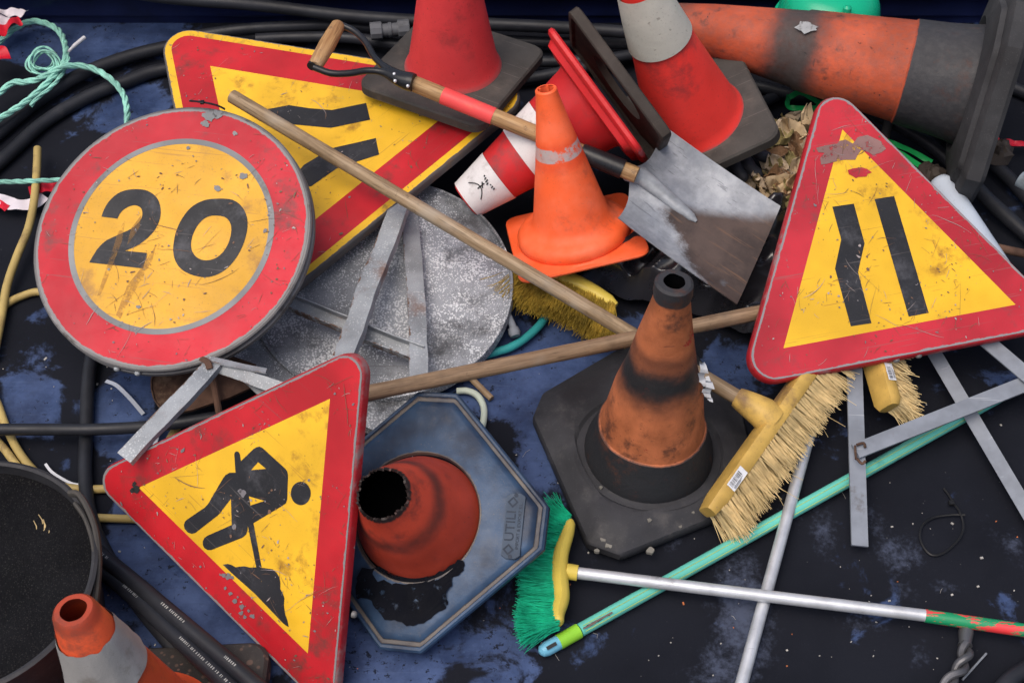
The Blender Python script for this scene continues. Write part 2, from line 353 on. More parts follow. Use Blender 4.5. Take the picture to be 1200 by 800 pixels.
# ------------------------------------------------------------------ setting: truck bed
def floor():
    xs = np.linspace(-2.0, 2.0, 241); ys = np.linspace(-1.5, 1.2, 163)
    X, Y = np.meshgrid(xs, ys)
    patches = [  # u, v, ru, rv, strength: where the blue paint still shows
        (100, 52, 105, 36, 1.5), (165, 125, 45, 45, .95), (40, 90, 60, 40, .35), (95, 150, 60, 30, .15), (290, 60, 80, 20, .6),
        (30, 470, 60, 40, .75), (150, 480, 45, 60, .6), (60, 410, 60, 30, .35), (170, 545, 60, 40, .75), (60, 545, 50, 30, .4),
        (185, 650, 70, 60, 1.2), (260, 740, 60, 60, 1.0), (230, 700, 60, 50, 1.2), (120, 700, 60, 40, .3),
        (600, 430, 70, 60, 1.2), (640, 500, 40, 60, 1.0), (660, 400, 50, 40, 1.0), (610, 560, 40, 50, .35), (720, 400, 60, 30, .8),
        (450, 770, 70, 40, .95), (590, 770, 50, 45, .6), (540, 700, 30, 30, .4), (840, 420, 60, 40, .45), (960, 500, 60, 30, .22),
        (1130, 440, 60, 30, .2), (1090, 540, 40, 20, .12), (740, 740, 30, 20, .3), (700, 590, 30, 40, .3), (520, 620, 60, 60, .5), (660, 640, 30, 50, .3)]
    smud = [(870, 720, 35, 60, .9), (850, 790, 40, 30, .7), (965, 620, 18, 30, .7), (1050, 645, 30, 20, .7), (1060, 690, 25, 20, .5), (930, 600, 25, 25, .5), (1025, 610, 18, 20, .6),
            (1100, 570, 40, 25, .3), (1160, 620, 20, 40, .4), (1110, 690, 20, 12, .6), (1015, 730, 30, 12, .6), (1080, 770, 15, 20, .5), (790, 640, 20, 20, .4), (720, 720, 30, 20, .5),
            (620, 720, 30, 40, .5), (700, 620, 25, 40, .5), (880, 560, 40, 30, .5), (1190, 640, 15, 30, .5), (960, 770, 30, 20, .25), (560, 720, 40, 25, .4), (30, 250, 50, 40, .2), (1165, 735, 10, 15, .5)]
    def field(L):
        F = np.zeros_like(X)
        for u, v, ru, rv, s in L:
            c = at(u, v); sx = ru/510*1.05; sy = rv/510/.72
            F = np.maximum(F, s*np.exp(-(((X-c[0])/sx)**2+((Y-c[1])/sy)**2)*.9))
        return F
    B = field(patches); K = field(smud)
    ny, nx = X.shape
    vs = [(float(X[j, i]), float(Y[j, i]), 0.0) for j in range(ny) for i in range(nx)]
    fs = [(j*nx+i, j*nx+i+1, (j+1)*nx+i+1, (j+1)*nx+i) for j in range(ny-1) for i in range(nx-1)]
    me = bpy.data.meshes.new('bed_floor'); me.from_pydata(vs, [], fs)
    a = me.attributes.new('blue', 'FLOAT', 'POINT'); a.data.foreach_set('value', B.ravel().astype(np.float32))
    a = me.attributes.new('smudge', 'FLOAT', 'POINT'); a.data.foreach_set('value', K.ravel().astype(np.float32))
    q = N('worn_truck_floor')
    bl = q.n('ShaderNodeAttribute', attribute_name='blue').outputs['Fac']; sm = q.n('ShaderNodeAttribute', attribute_name='smudge').outputs['Fac']
    n1 = q.noise(5.5, 7, .62, dist=.6); n2 = q.noise(16, 6, .7, off=5, dist=.4); n3 = q.noise(90, 4, .7, off=2)
    f = q.math('ADD', bl, q.math('MULTIPLY_ADD', n1, 2.4, -1.2)); f = q.math('ADD', f, q.math('MULTIPLY_ADD', n2, .8, -.4))
    mask = q.ramp(f, .30, .54)
    pits = q.ramp(q.math('ADD', q.noise(60, 5, .75, off=9), q.math('MULTIPLY', q.noise(7, 3, .6, off=12), .35)),   .76, .82)
    mask = q.math('MULTIPLY', mask, q.math('SUBTRACT', 1.0, q.math('MULTIPLY', pits, .9)))
    blue = q.mix(q.ramp(q.noise(9, 5, .7, off=3), .3, .7), (.018, .034, .09), (.055, .088, .195))
    blue = q.mix(q.ramp(n3, .55, .8, 0, .35), blue, (.10, .15, .27))
    blue = q.mix(q.ramp(q.noise(30, 6, .8, off=6), .55, .75, 0, .5), blue, (.012, .018, .045))
    v = q.mapped((0, 0, .7), (3, 60, 10), off=2)
    blue = q.mix(q.ramp(q.noise(1.6, 3, .6, vec=v), .6, .68, 0, .12), blue, (.12, .16, .26))
    v = q.mapped((0, 0, 1.9), (2.2, 50, 10), off=7)
    blue = q.mix(q.ramp(q.noise(1.3, 4, .7, vec=v), .60, .68, 0, .18), blue, (.012, .018, .042))
    blue = q.mix(q.ramp(q.noise(4.5, 5, .7, off=33), .45, .75, 0, .6), blue, (.016, .022, .048))
    black = q.mix(q.ramp(q.noise(3, 4, .6, off=8), .3, .7), (.0040, .0050, .0092), (.0080, .0094, .0152))
    black = q.mix(q.ramp(q.noise(160, 3, .8, off=15), .58, .75, 0, .3), black, (.032, .034, .042))
    s = q.ramp(q.math('ADD', sm, q.math('ADD', q.math('MULTIPLY_ADD', n2, 1.2, -.62), q.math('MULTIPLY_ADD', n3, .9, -.45))), .35, 1.0, 0, .6)
    black = q.mix(s, black, (.095, .115, .18))
    vo = q.n('ShaderNodeTexVoronoi'); vo.inputs['Scale'].default_value = 55; q.L(q.tc, vo.inputs['Vector'])
    dot = q.math('MULTIPLY', q.ramp(vo.outputs['Distance'], .04, .07, 1, 0), q.ramp(q.noise(12, 2, .5, off=4), .56, .6))
    c = q.mix(mask, black, blue); c = q.mix(q.math('MULTIPLY', dot, .3), c, (.30, .29, .28))
    q.set(q.b.inputs['Base Color'], c); q.set(q.b.inputs['Roughness'], q.ramp(mask, 0, 1, .95, .5)); q.b.inputs['Specular IOR Level'].default_value = .22
    bp = q.n('ShaderNodeBump'); bp.inputs['Strength'].default_value = .4; bp.inputs['Distance'].default_value = .002
    q.L(q.math('ADD', q.math('MULTIPLY', mask, -.6), q.math('MULTIPLY', n3, .5)), bp.inputs['Height']); q.L(bp.outputs[0], q.b.inputs['Normal'])
    me.materials.append(q.m); o = bpy.data.objects.new('truck_bed_floor', me); C.objects.link(o); tag(o, kind='structure')
floor()
m_navy = shade('navy_paint', (.008, .013, .055), .38, var=.3, dirt=(.004, .005, .010), damt=.5, dscale=4, scr=((.04, .05, .1), .15), bump=.1)
yw = at(100, 27)[1]
b = MB()
prof = [(0, .0), (0, .03), (.012, .034), (.012, .095), (.035, .105), (.035, .118), (.006, .126), (.006, .42), (-.02, .43), (.08, .43)]
vs = []; 
for x in (-2.2, 2.2):
    for (dy, z) in prof: vs.append((x, yw-dy, z))
n_ = len(prof); b.add(vs, [(i, i+1, n_+i+1, n_+i) for i in range(n_-1)])
o = b.build('truck_side_wall', m_navy, smooth=False); tag(o, kind='structure')

# ------------------------------------------------------------------ signs
def offset_tri(side, d):
    s = side+2*math.sqrt(3)*d; r = s/math.sqrt(3)
    return [(0, r), (-s/2, -r/2), (s/2, -r/2)]
def rounded(pts, r, n=9):
    out = []; N_ = len(pts)
    for i in range(N_):
        p = Vector(pts[i]).to_2d(); a = (Vector(pts[i-1]).to_2d()-p); b_ = (Vector(pts[(i+1) % N_]).to_2d()-p)
        a.normalize(); b_.normalize(); half = a.angle(b_)/2; d = r/math.tan(half)
        c = p+(a+b_).normalized()*(r/math.sin(half))
        p0 = p+a*d; p1 = p+b_*d; a0 = math.atan2(*(p0-c).yx); a1 = math.atan2(*(p1-c).yx)
        da = (a1-a0+PI) % (2*PI)-PI
        for k in range(n): 
            t = a0+da*k/(n-1); out.append((c.x+math.cos(t)*r, c.y+math.sin(t)*r))
    return out
def lift(o, z): return [(p[0], p[1], z) for p in o]
class Pose:
    def __init__(s, R, p, sc=1.0): s.R = np.array(R); s.p = np.array(p); s.s = sc; s.m = mat4(s.R, s.p, sc)
    def local(s, u, v, h=0.0):
        """where the line of sight u,v meets the plane z=h of this thing's own frame"""
        d = FW*FPX + RT*(u-600) - UP*(v-400); nrm = s.R[:, 2]; o = s.p+nrm*h*s.s
        t = ((o-CAM)@nrm)/(d@nrm); W = CAM+d*t
        return tuple((s.R.T@(W-s.p))/s.s)[:2]
def wear_marks(b, outline, n_scr, n_chip, rnd, z=.0024, big=1.0, mi_d=1, mi_l=2, mi_c=3):
    xs = [p[0] for p in outline]; ys = [p[1] for p in outline]
    def inside(x, y):
        c = False; j = len(outline)-1
        for i in range(len(outline)):
            xi, yi = outline[i]; xj, yj = outline[j]
            if (yi > y) != (yj > y) and x < (xj-xi)*(y-yi)/(yj-yi)+xi: c = not c
            j = i
        return c
    def pt():
        while 1:
            x = rnd.uniform(min(xs), max(xs)); y = rnd.uniform(min(ys), max(ys))
            if inside(x, y): return x, y
    sx_ = rnd.uniform(0, 50)
    def cl():
        while 1:
            x, y = pt()
            if noise.noise(Vector((x*11, y*11, sx_))) > rnd.uniform(-.25, .55): return x, y
    for i in range(n_scr):
        x, y = cl(); a = rnd.gauss(.9, .8) if rnd.random() < .6 else rnd.uniform(0, PI); L_ = rnd.uniform(.006, .03) if rnd.random() < .8 else rnd.uniform(.03, .09)
        wd = rnd.uniform(.0002, .0005)*(1.9 if rnd.random() < .12 else 1)*big; curve = rnd.gauss(0, .3); pts = []
        k = 6; ang = a
        for j in range(k+1):
            if not inside(x, y): break
            pts.append((x, y, ang)); x += math.cos(ang)*L_/k; y += math.sin(ang)*L_/k; ang += curve/k+rnd.gauss(0, .08)
        if len(pts) < 3: continue
        vs = []; m = len(pts)-1
        for j, (px, py, an) in enumerate(pts):
            ww = wd*math.sin(PI*(j+.25)/(m+.5))**.6*rnd.uniform(.6, 1.2)
            vs += [(px-math.sin(an)*ww, py+math.cos(an)*ww, z+i*2e-7), (px+math.sin(an)*ww, py-math.cos(an)*ww, z+i*2e-7)]
        b.add(vs, [(2*j, 2*j+1, 2*j+3, 2*j+2) for j in range(m)], mi_l if rnd.random() < .3 else mi_d)
    for i in range(n_chip):
        x, y = cl(); r = (abs(rnd.gauss(0, .0009))+.0005)*big*(1.8 if rnd.random() < .08 else 1); ph = rnd.uniform(0, 9); st = rnd.uniform(.5, 1.6); an = rnd.uniform(0, PI)
        pl = []
        for k in range(11):
            t = 2*PI*k/11; rr = r*(1+.55*noise.noise(Vector((math.cos(t)*1.4+ph, math.sin(t)*1.4, i))))*rnd.uniform(.8, 1.2)
            ax, ay = math.cos(t)*rr*st, math.sin(t)*rr/st
            pl.append((x+ax*math.cos(an)-ay*math.sin(an), y+ax*math.sin(an)+ay*math.cos(an)))
        if all(inside(*p) for p in pl): b.add([(p[0], p[1], z+.0001+i*3e-7) for p in pl], [tuple(range(11))], rnd.choice((mi_c, mi_d, mi_d, mi_d, mi_c, mi_l)))
def bolt(parent, x, y, z, axis, r=.007, mat=None, name='bolt'):
    b = MB(); a = Vector(axis).normalized(); p = Vector((x, y, z))
    b.tube([p-a*.002, p+a*r*.35, p+a*r*.75, p+a*r*.95], [r, r, r*.75, r*.3], n=14)
    return b.build(name, mat or m_rim_grey, parent)

def tri_sign(label, name, px, z, side, layers, corner, red, yel, rim, seed, group=None, ws=0):
    """layers: list of (outer distance, inner distance, material, part name, corner radius outer, inner)"""
    r = side/math.sqrt(3); loc = [(0, r, 0), (-side/2, -r/2, 0), (side/2, -r/2, 0)]
    A = [at(*q, z) for q in px]; e = A[2]-A[1]; ang = math.degrees(math.atan2(e[1], e[0]))
    c = np.mean(px, 0); R, p, s = solve_pose(loc, px, ang, at(c[0], c[1], z), [((0, 0, 0), z)])
    ps = Pose(R, p, s); T = thing(name, label, 'road sign', ps.m, group)
    D = layers[0][0]; o_ = lambda d, rr: rounded(offset_tri(side, d), max(rr, 1e-4))
    b = MB()
    b.rings([lift(o_(D-.02, corner-.02), -.026), lift(o_(D-.002, corner), -.027), lift(o_(D+.001, corner+.001), -.024), lift(o_(D+.001, corner+.001), -.006), lift(o_(D-.001, corner), -.0015), lift(o_(D-.004, corner-.003), 0)])
    wear_marks(b, o_(D-.008, corner-.008), 150, 240, random.Random(seed))
    b.build('panel', [rim, m_scr_d, m_scr_l, m_chip], T, ang=40)
    for (d0, d1, mt, nm, r0, r1) in layers:
        b = MB(); dm = d0-.014 if (d0-d1) > .03 else (d0+d1)/2; f = (d0-dm)/(d0-d1)
        e0 = 1.0 if d0 == D else 0
        b.rings([lift(o_(d0-(.003 if d0 == D else 0), r0), .0008), lift(o_(dm, r0*(1-f)+r1*f), .0008), lift(o_(d1, r1), .0008)], cap0=False, cap1=False, edge=[e0, 0, 0])
        b.build(nm, mt, T)
    b = MB(); b.poly(offset_tri(side, 0), .0008); b.build('field', yel, T)
    return T, ps
def symbol(T, ps, polys, name='symbol', mat=None, z=.0014, conv=None):
    b = MB()
    for i, (outer, holes) in enumerate(polys):
        L_ = lambda pl: [ps.local(*(conv(*q) if conv else q)) for q in pl]
        b.poly(L_(outer), z+i*.0001, [L_(h) for h in holes])
    return b.build(name, mat or m_sign_blk, T)

# right: road narrows
cR = lambda x, y: (860+x/2.2235, 100+y/2.2235)
T, psR = tri_sign('faded red and yellow triangle sign with two upright black bars, at the right edge', 'warning_sign', [(987, 152), (918, 408), (1190, 357)], .25, .5,
    [(.062, 0, m_sign_red_a, 'border', .045, .0005)], .048, m_sign_red_a, m_sign_yel, m_rim_red, 3)
symbol(T, psR, [([(256, 317), (312, 309), (340, 412), (323, 487), (358, 620), (304, 628), (263, 478), (279, 402)], [])], conv=cR)
symbol(T, psR, [([(366, 297), (417, 289), (507, 593), (455, 603)], [])], conv=cR)
c3 = lambda x, y: (800+x/2.9625, y/2.9625)
symbol(T, psR, [([(462, 515), (500, 505), (535, 500), (545, 490), (565, 486), (590, 500), (598, 490), (606, 478), (640, 470), (688, 492), (705, 518), (690, 530), (660, 540), (640, 528), (620, 522), (606, 540), (598, 556), (560, 556), (530, 562), (500, 570), (480, 573), (476, 550), (492, 532), (470, 530)], [])], 'peeled_patch', m_taupe, z=.0018, conv=c3)
symbol(T, psR, [([(572, 592), (590, 586), (620, 582), (640, 588), (656, 600), (640, 606), (638, 614), (610, 616), (600, 620), (588, 612), (576, 606)], [])], 'peeled_patch', m_sign_red_a, z=.0018, conv=c3)
symbol(T, psR, [([(515, 405), (522, 402), (548, 445), (553, 467), (543, 464), (530, 440)], [])], 'peeled_patch', m_brownstain, z=.0019, conv=cR)
for u in (1050, 1076):
    x, y = psR.local(u, 420-(u-1050)*.2, -.013); bolt(T, x, -.206-.0, -.013, (0, -1, 0), .007)

# lower left: men at work
cM = lambda x, y: (200+x/3.335, 500+y/3.335)
T, psM = tri_sign('red and yellow triangle sign showing a digging worker, standing at the lower left', 'warning_sign', [(387, 467), (163, 571), (361, 765)], .215, .5,
    [(.068, 0, m_sign_red, 'border', .036, .0005)], .039, m_sign_red, m_sign_yel, m_rim_red, 5)
symbol(T, psM, [([(250, 105), (253, 98), (260, 95), (268, 98), (272, 106), (276, 133), (325, 86), (336, 79), (348, 76), (361, 82), (450, 163), (457, 173), (460, 188), (457, 282), (452, 297), (440, 306), (325, 375), (357, 548), (336, 548), (303, 385), (302, 402), (297, 418), (283, 431), (160, 480), (146, 480), (133, 472), (127, 460), (127, 446), (133, 433), (145, 424), (240, 382), (237, 280), (195, 335), (186, 345), (98, 413), (84, 417), (68, 411), (56, 397), (53, 382), (58, 368), (68, 359), (135, 314), (148, 300), (205, 202), (216, 187), (232, 178), (255, 178)],
    [[(343, 137), (374, 163), (316, 168)], [(307, 270), (368, 288), (313, 306)]])], conv=cM)
symbol(T, psM, [([(510+39*math.cos(t*PI/14), 259+46*math.sin(t*PI/14)) for t in range(28)], [])], conv=cM)
symbol(T, psM, [([(205, 537), (225, 534), (240, 538), (255, 547), (272, 544), (290, 543), (310, 548), (340, 547), (380, 552), (400, 555), (415, 568), (426, 585), (430, 605), (430, 632), (440, 650), (446, 668), (444, 695), (449, 730), (458, 755), (463, 780), (452, 775), (440, 765), (330, 650), (240, 570)], [])], conv=cM)
cm0 = lambda x, y: (x/2.9625, 530+y/2.9625)
for k, (x, y, r) in enumerate([(784, 470, 6), (802, 488, 7), (818, 514, 8), (828, 500, 4), (842, 535, 9), (840, 556, 8), (852, 570, 8), (878, 566, 9), (866, 548, 5), (795, 428, 10), (780, 424, 8), (808, 432, 7), (816, 256, 9), (845, 140, 12), (835, 132, 7), (476, 124, 13), (468, 108, 8), (462, 132, 9)]):
    symbol(T, psM, [([(x+r*math.cos(t)*random.uniform(.6, 1.3), y+r*math.sin(t)*random.uniform(.6, 1.4)) for t in [i*PI/5 for i in range(10)]], [])], 'chip', m_chip if k < 15 else m_dark, z=.0026, conv=cm0)
bolt(T, .278, -.02, -.012, (.87, .5, 0), .007)

# upper left: big road narrows
cB = lambda x, y: (170+x/2.2845, 10+y/2.2845)
T, psB = tri_sign('large yellow-edged triangle sign with black road bars, under the shovel handle', 'warning_sign', [(246.4, 77.7), (297.6, 315), (535, 125)], .2, .64,
    [(.108, .086, m_yel_edge, 'edge_band', .058, .038), (.086, 0, m_sign_red, 'border', .038, .0005)], .06, m_sign_red, m_sign_yel, m_rim_dark, 9)
symbol(T, psB, [([(592, 254), (603, 299), (498, 321), (400, 312), (330, 292), (300, 282), (325, 271), (385, 260), (440, 268), (500, 273)], [])], conv=cB)
symbol(T, psB, [([(618, 348), (627, 392), (515, 428), (445, 477), (410, 480), (400, 450), (425, 420), (500, 375)], [])], conv=cB)

# left: round 20
R_ = np.array([156, 18.]); U_ = np.array([43, -152.]); c0 = np.array([201, 277.])
loc = [(0, 0, 0), (.3, 0, 0), (-.3, 0, 0), (0, .3, 0), (0, -.3, 0)]
R, p, s = solve_pose(loc, [c0, c0+R_, c0-R_, c0+U_, c0-U_], 0, at(201, 277, .31), [((0, 0, 0), .31)])
psC = Pose(R, p, s)
T = thing('speed_limit_sign', 'round red-rimmed yellow sign reading 20, scratched, at the left', 'road sign', psC.m)
b = MB(); b.lathe([(.0, -.034), (.27, -.034), (.299, -.034), (.304, -.030), (.304, -.019), (.299, -.016), (.300, -.012), (.303, -.009), (.303, -.002), (.300, .0005), (.296, .001), (0, .001)], 128)
circ = [(math.cos(i*PI/32)*.292, math.sin(i*PI/32)*.292) for i in range(64)]
wear_marks(b, circ, 160, 260, random.Random(21), z=.0034)
b.build('panel', [m_rim_grey, m_scr_d, m_scr_l, m_chip], T, ang=30)
def annulus(r0, r1, z, edge=None, n=128):
    return MB().rings([[(math.cos(2*PI*k/n)*r, math.sin(2*PI*k/n)*r, z) for k in range(n)] for r in (r0, (r0-.012) if r0-r1 > .03 else (r0+r1)/2, r1)], cap0=False, cap1=False, edge=edge)
annulus(.296, .2245, .0018, [1, 0, 0]).build('border', shade('sign_red_b', (.50, .016, .030), .5, var=.22, dirt=(.14, .05, .05), damt=.4, dscale=16, chip=((.20, .12, .12), .25, 34), scr=((.24, .08, .08), .4), edge=((.22, .21, .21), 1.2, 1.16), bump=.14), T)
annulus(.2245, .212, .0022).build('ring', m_grey_ring, T)
MB().rings([[(math.cos(2*PI*k/128)*.212, math.sin(2*PI*k/128)*.212, .0018) for k in range(128)]], cap0=False, cap1=True).build('field', m_sign_yel_b, T)
cC = lambda x, y: (30+x/2.424, 110+y/2.424)
two = [(283, 447), (315, 434), (345, 413), (370, 385), (384, 350), (383, 318), (372, 294), (348, 277), (318, 272), (288, 275), (262, 285), (238, 307), (224, 330), (217, 350)]
two_i = [(262, 356), (269, 342), (280, 330), (296, 321), (313, 318), (327, 324), (333, 338), (330, 355), (318, 371), (300, 385), (268, 400), (235, 415), (218, 428), (205, 442)]
two_poly = [tuple(v)[:2] for v in crom([(x, y, 0) for x, y in two], 3)]+[tuple(v)[:2] for v in crom([(x, y, 0) for x, y in two_i], 3)]+[(192, 462), (182, 480), (335, 497), (346, 453)]
zo = [(550, 299), (590, 303), (618, 325), (631, 360), (628, 400), (612, 445), (585, 485), (550, 512), (510, 522), (465, 512), (435, 490), (421, 455), (424, 410), (440, 365), (470, 325), (508, 304)]
zi = [(540, 347), (568, 352), (583, 370), (585, 395), (577, 425), (562, 450), (540, 468), (512, 474), (488, 466), (473, 445), (472, 418), (481, 390), (497, 366), (517, 351)]
sm = lambda pl: [tuple(v)[:2] for v in crom([(x, y, 0) for x, y in pl], 4, True)]
symbol(T, psC, [(two_poly, [])], 'digit', z=.0025, conv=cC)
symbol(T, psC, [(sm(zo), [sm(zi)])], 'digit', z=.0025, conv=cC)
for pl in ([(205, 575), (222, 520), (250, 440), (262, 400), (285, 355), (275, 420), (240, 510), (215, 570)], [(258, 628), (290, 545), (330, 495), (372, 430), (362, 470), (330, 530), (300, 580), (270, 640)], [(300, 385), (330, 345), (325, 380), (290, 432)]):
    symbol(T, psC, [(pl, [])], 'stain', m_brownstain, z=.0028, conv=cC)
for (x, y, r) in [(620, 236, 13), (545, 270, 11), (462, 156, 6), (322, 606, 6), (512, 88, 12), (525, 66, 18), (545, 60, 14), (596, 115, 7), (238, 500, 4)]:
    symbol(T, psC, [([(x+r*math.cos(t)*random.uniform(.6, 1.4), y+r*.8*math.sin(t)*random.uniform(.6, 1.4)) for t in [i*PI/7 for i in range(14)]], [])], 'chip', m_grey_ring, z=.0036, conv=cC)
for u, v in ((138, 431), (162, 436)):
    x, y = psC.local(u, v, -.016); rr = math.hypot(x, y); bolt(T, x/rr*.304, y/rr*.304, -.014, (x, y, 0), .0065, m_galv_bar)

# ------------------------------------------------------------------ cones
def ray_r(poly):
    def f(t):
        dx, dy = math.cos(t), math.sin(t); best = 0
        for i in range(len(poly)):
            x1, y1 = poly[i-1]; x2, y2 = poly[i]; ex, ey = x2-x1, y2-y1
            den = dx*ey-dy*ex
            if abs(den) < 1e-12: continue
            tt = (x1*ey-y1*ex)/den; uu = (x1*dy-y1*dx)/den
            if tt > 0 and -1e-6 <= uu <= 1+1e-6: best = max(best, tt)
        return best
    return f
def base_mesh(poly, rings, n=120, c=(0, 0), edge=None):
    """rings: (polygon scale, circle radius, blend 0..1, z)"""
    f = ray_r(poly); R_ = [f(2*PI*k/n) for k in range(n)]; b = MB(); rs = []
    for k_, cr, bl, z in rings:
        rs.append([((R_[i]*k_*(1-bl)+cr*bl)*math.cos(2*PI*i/n), (R_[i]*k_*(1-bl)+cr*bl)*math.sin(2*PI*i/n), z) for i in range(n)])
    return b.rings(rs, cap0=False, cap1=False, edge=edge)
def rsq(b_, r): return rounded([(-b_, -b_), (b_, -b_), (b_, b_), (-b_, b_)], r)
def octo(b_, c): return [(-b_+c, -b_), (b_-c, -b_), (b_, -b_+c), (b_, b_-c), (b_-c, b_), (-b_+c, b_), (-b_, b_-c), (-b_, -b_+c)]
def cone_pose(base, tip, spin=0):
    p0 = at(*base); p1 = at(*tip); d = p1-p0; return Pose(frame_from_z(d, spin), p0, 1.0), float(np.linalg.norm(d))
def body(prof, th=.004, n=72, wob=.0015, seed=0, jag=0, shut=False):
    inner = [(max(r-th, .001), z) for r, z in reversed(prof)]
    b = MB(); top = prof[-1]
    b.lathe(prof+inner, n, wob=wob, seed=seed)
    b.m = [0 if i < n*len(prof) else 1 for i in range(len(b.m))]
    if shut: b.lathe([(prof[0][0]-th-.001, .02), (.001, .02)], n, mi=1)  # black disc added to hide the lit floor and keep the hollow dark
    if jag:
        rnd = random.Random(seed); zt = top[1]; off = [rnd.uniform(-jag, jag) for _ in range(n)]
        b.v = [(v[0], v[1], v[2]+(off[i % n] if abs(v[2]-zt) < 1e-6 else 0)) for i, v in enumerate(b.v)]
    return b

m_inner = shade('sooty_inside', (.004, .004, .005), 1.0, damt=.0, spec=0.0)  # near-black, no gloss: the darkness of the hollow is put into the colour
# E1 upright red cone at the top
m_c1 = shade('cone_red_a', (.62, .045, .05), .55, var=.15, dirt=(.16, .03, .03), damt=.55, dscale=9, scr=((.30, .03, .03), .3), bump=.2, zones=[(0, .028, (.42, .09, .09), 1, .008)])
p0 = at(531, 84, .262); ps = Pose(rotz(24)@np.eye(3), p0)
ps = Pose(frame_from_z((.0, .03, 1), -28), p0)
T = thing('traffic_cone', 'red cone on square dark rubber base, standing on the large sign', 'traffic cone', ps.m)
body([(.122, .004), (.119, .02), (.113, .03), (.106, .05), (.0935, .12), (.077, .22), (.045, .45), (.03, .60), (.028, .66)], seed=1).build('body', [m_c1, m_c1], T)
base_mesh(rsq(.172, .035), [(.98, 0, 0, -.012), (1, 0, 0, -.008), (1, 0, 0, .012), (.975, 0, 0, .017), (1, .13, 1, .019), (1, .118, 1, .021), (1, .112, 1, .01)]).build('base', m_rub_dusty, T)
# E2 leaning red and white cone
m_c2 = shade('cone_red_b', (.84, .048, .038), .42, var=.12, dirt=(.25, .04, .04), damt=.45, dscale=8, bump=.15, zones=[(0, .022, (.45, .1, .1), 1, .006)])
ps, H = cone_pose((815, 143, .20), (716, -92, .80), 10)
ps = Pose(frame_from_z(ps.R[:, 2], 12, hint=(0, 1, 0)), ps.p)
T = thing('traffic_cone', 'bright red cone with a pale reflective sleeve, leaning at the top, beside the shovel blade', 'traffic cone', ps.m)
k = H/.7
body([(.128, .004), (.124, .02), (.117, .03), (.112, .05), (.098, .14*k), (.079, .26*k), (.045, .49*k), (.03, .63*k), (.028, .70*k)], seed=2).build('body', [m_c2, m_c2], T)
z0, z1 = .30, .46
r_at = lambda z: .112+(z-.05)*(.030-.112)/(.63*k-.05)
b = MB(); b.lathe([(r_at(z0)+.0025, z0), (r_at((z0+z1)/2)+.0035, (z0+z1)/2), (r_at(z1)+.0025, z1)], 72)
m_sleeve = shade('reflective_sleeve', (.62, .59, .51), .5, var=.12, dirt=(.22, .19, .14), damt=.5, dscale=10, bump=.35, bscale=250, scr=((.25, .22, .18), .3))
b.build('reflective_sleeve', m_sleeve, T)
base_mesh(rsq(.168, .035), [(.98, 0, 0, -.014), (1, 0, 0, -.01), (1, 0, 0, .012), (.975, 0, 0, .017), (1, .132, 1, .019), (1, .122, 1, .021), (1, .115, 1, .01)]).build('base', m_rub_dusty, T)
# E3 small orange cone
m_c3 = shade('cone_orange_small', (.88, .125, .034), .48, var=.14, dirt=(.34, .06, .035), damt=.42, dscale=11, bump=.2, scr=((.5, .1, .05), .3), grime=((.95, .25, .14), 14, .35), zones=[(.20, .262, (.74, .075, .02), 1.6, .012), (.222, .252, (.42, .36, .35), .56, .001)])
ps, H = cone_pose((674, 277, .12), (640, 104, .48), 0)
ps = Pose(frame_from_z(ps.R[:, 2], 10), ps.p); 
T = thing('traffic_cone', 'small bright orange plastic cone with scraped grey band, in front of the shovel shaft', 'traffic cone', ps.m)
body([(.130, .004), (.134, .012), (.133, .024), (.125, .034), (.112, .038), (.098, .045), (.089, .06), (.082, .09), (.058, .20), (.037, .30), (.025, H-.012), (.0245, H-.003), (.022, H)], seed=3, th=.0035).build('body', [m_c3, m_c3], T)
base_mesh(rsq(.150, .028), [(1, 0, 0, -.004), (1.01, 0, 0, 0), (1, 0, 0, .004), (.93, 0, 0, .003), (1, .136, 1, .006), (1, .125, 1, .004)]).build('base', m_c3, T)
b = MB()
for k in range(6):
    a = k*PI/3+.3; b.box((math.cos(a)*.0195, math.sin(a)*.0195, H-.012), (math.cos(a)*.0035, math.sin(a)*.0035, 0), (-math.sin(a)*.003, math.cos(a)*.003, 0), (0, 0, .010))
b.build('tip_ribs', m_c3, T)
# E4 lying red and white cone + its loose rubber plate
m_c4 = shade('cone_red_c', (.56, .022, .026), .45, var=.2, dirt=(.20, .05, .05), damt=.5, dscale=12, bump=.2)
ps, H = cone_pose((702, 117, .32), (546, 235, .13), 30)
ps = Pose(frame_from_z(ps.R[:, 2], 45), ps.p)
T = thing('traffic_cone', 'red and white banded cone lying on its side behind the small orange cone', 'traffic cone', ps.m)
rr = lambda z: .112+(z-.03)*(.046-.112)/(H-.03)
body([(.125, .01), (.118, .02), (rr(.035), .035), (rr(H*.3), H*.3), (rr(H*.6), H*.6), (.047, H-.006), (.042, H)], seed=4).build('body', [m_c4, m_c4], T)
m_band = shade('white_band', (.68, .66, .66), .5, var=.1, dirt=(.22, .18, .17), damt=.4, dscale=14, bump=.3, bscale=240, chip=((.45, .02, .02), .1, 20))
for (a, c_, nm) in ((H*.745, H-.004, 'band'), (H*.34, H*.565, 'band')):
    b = MB(); b.lathe([(rr(a)+.002, a), (rr((a+c_)/2)+.002, (a+c_)/2), (rr(c_)+.002, c_)], 72); b.build(nm, m_band, T)
base_mesh(rsq(.172, .03), [(.97, 0, 0, -.012), (1, 0, 0, -.008), (1, 0, 0, .0), (.965, 0, 0, .006), (.90, 0, 0, .008), (.86, 0, 0, .022), (1, .14, 1, .026), (1, .12, 1, .02)]).build('base', m_c4, T)
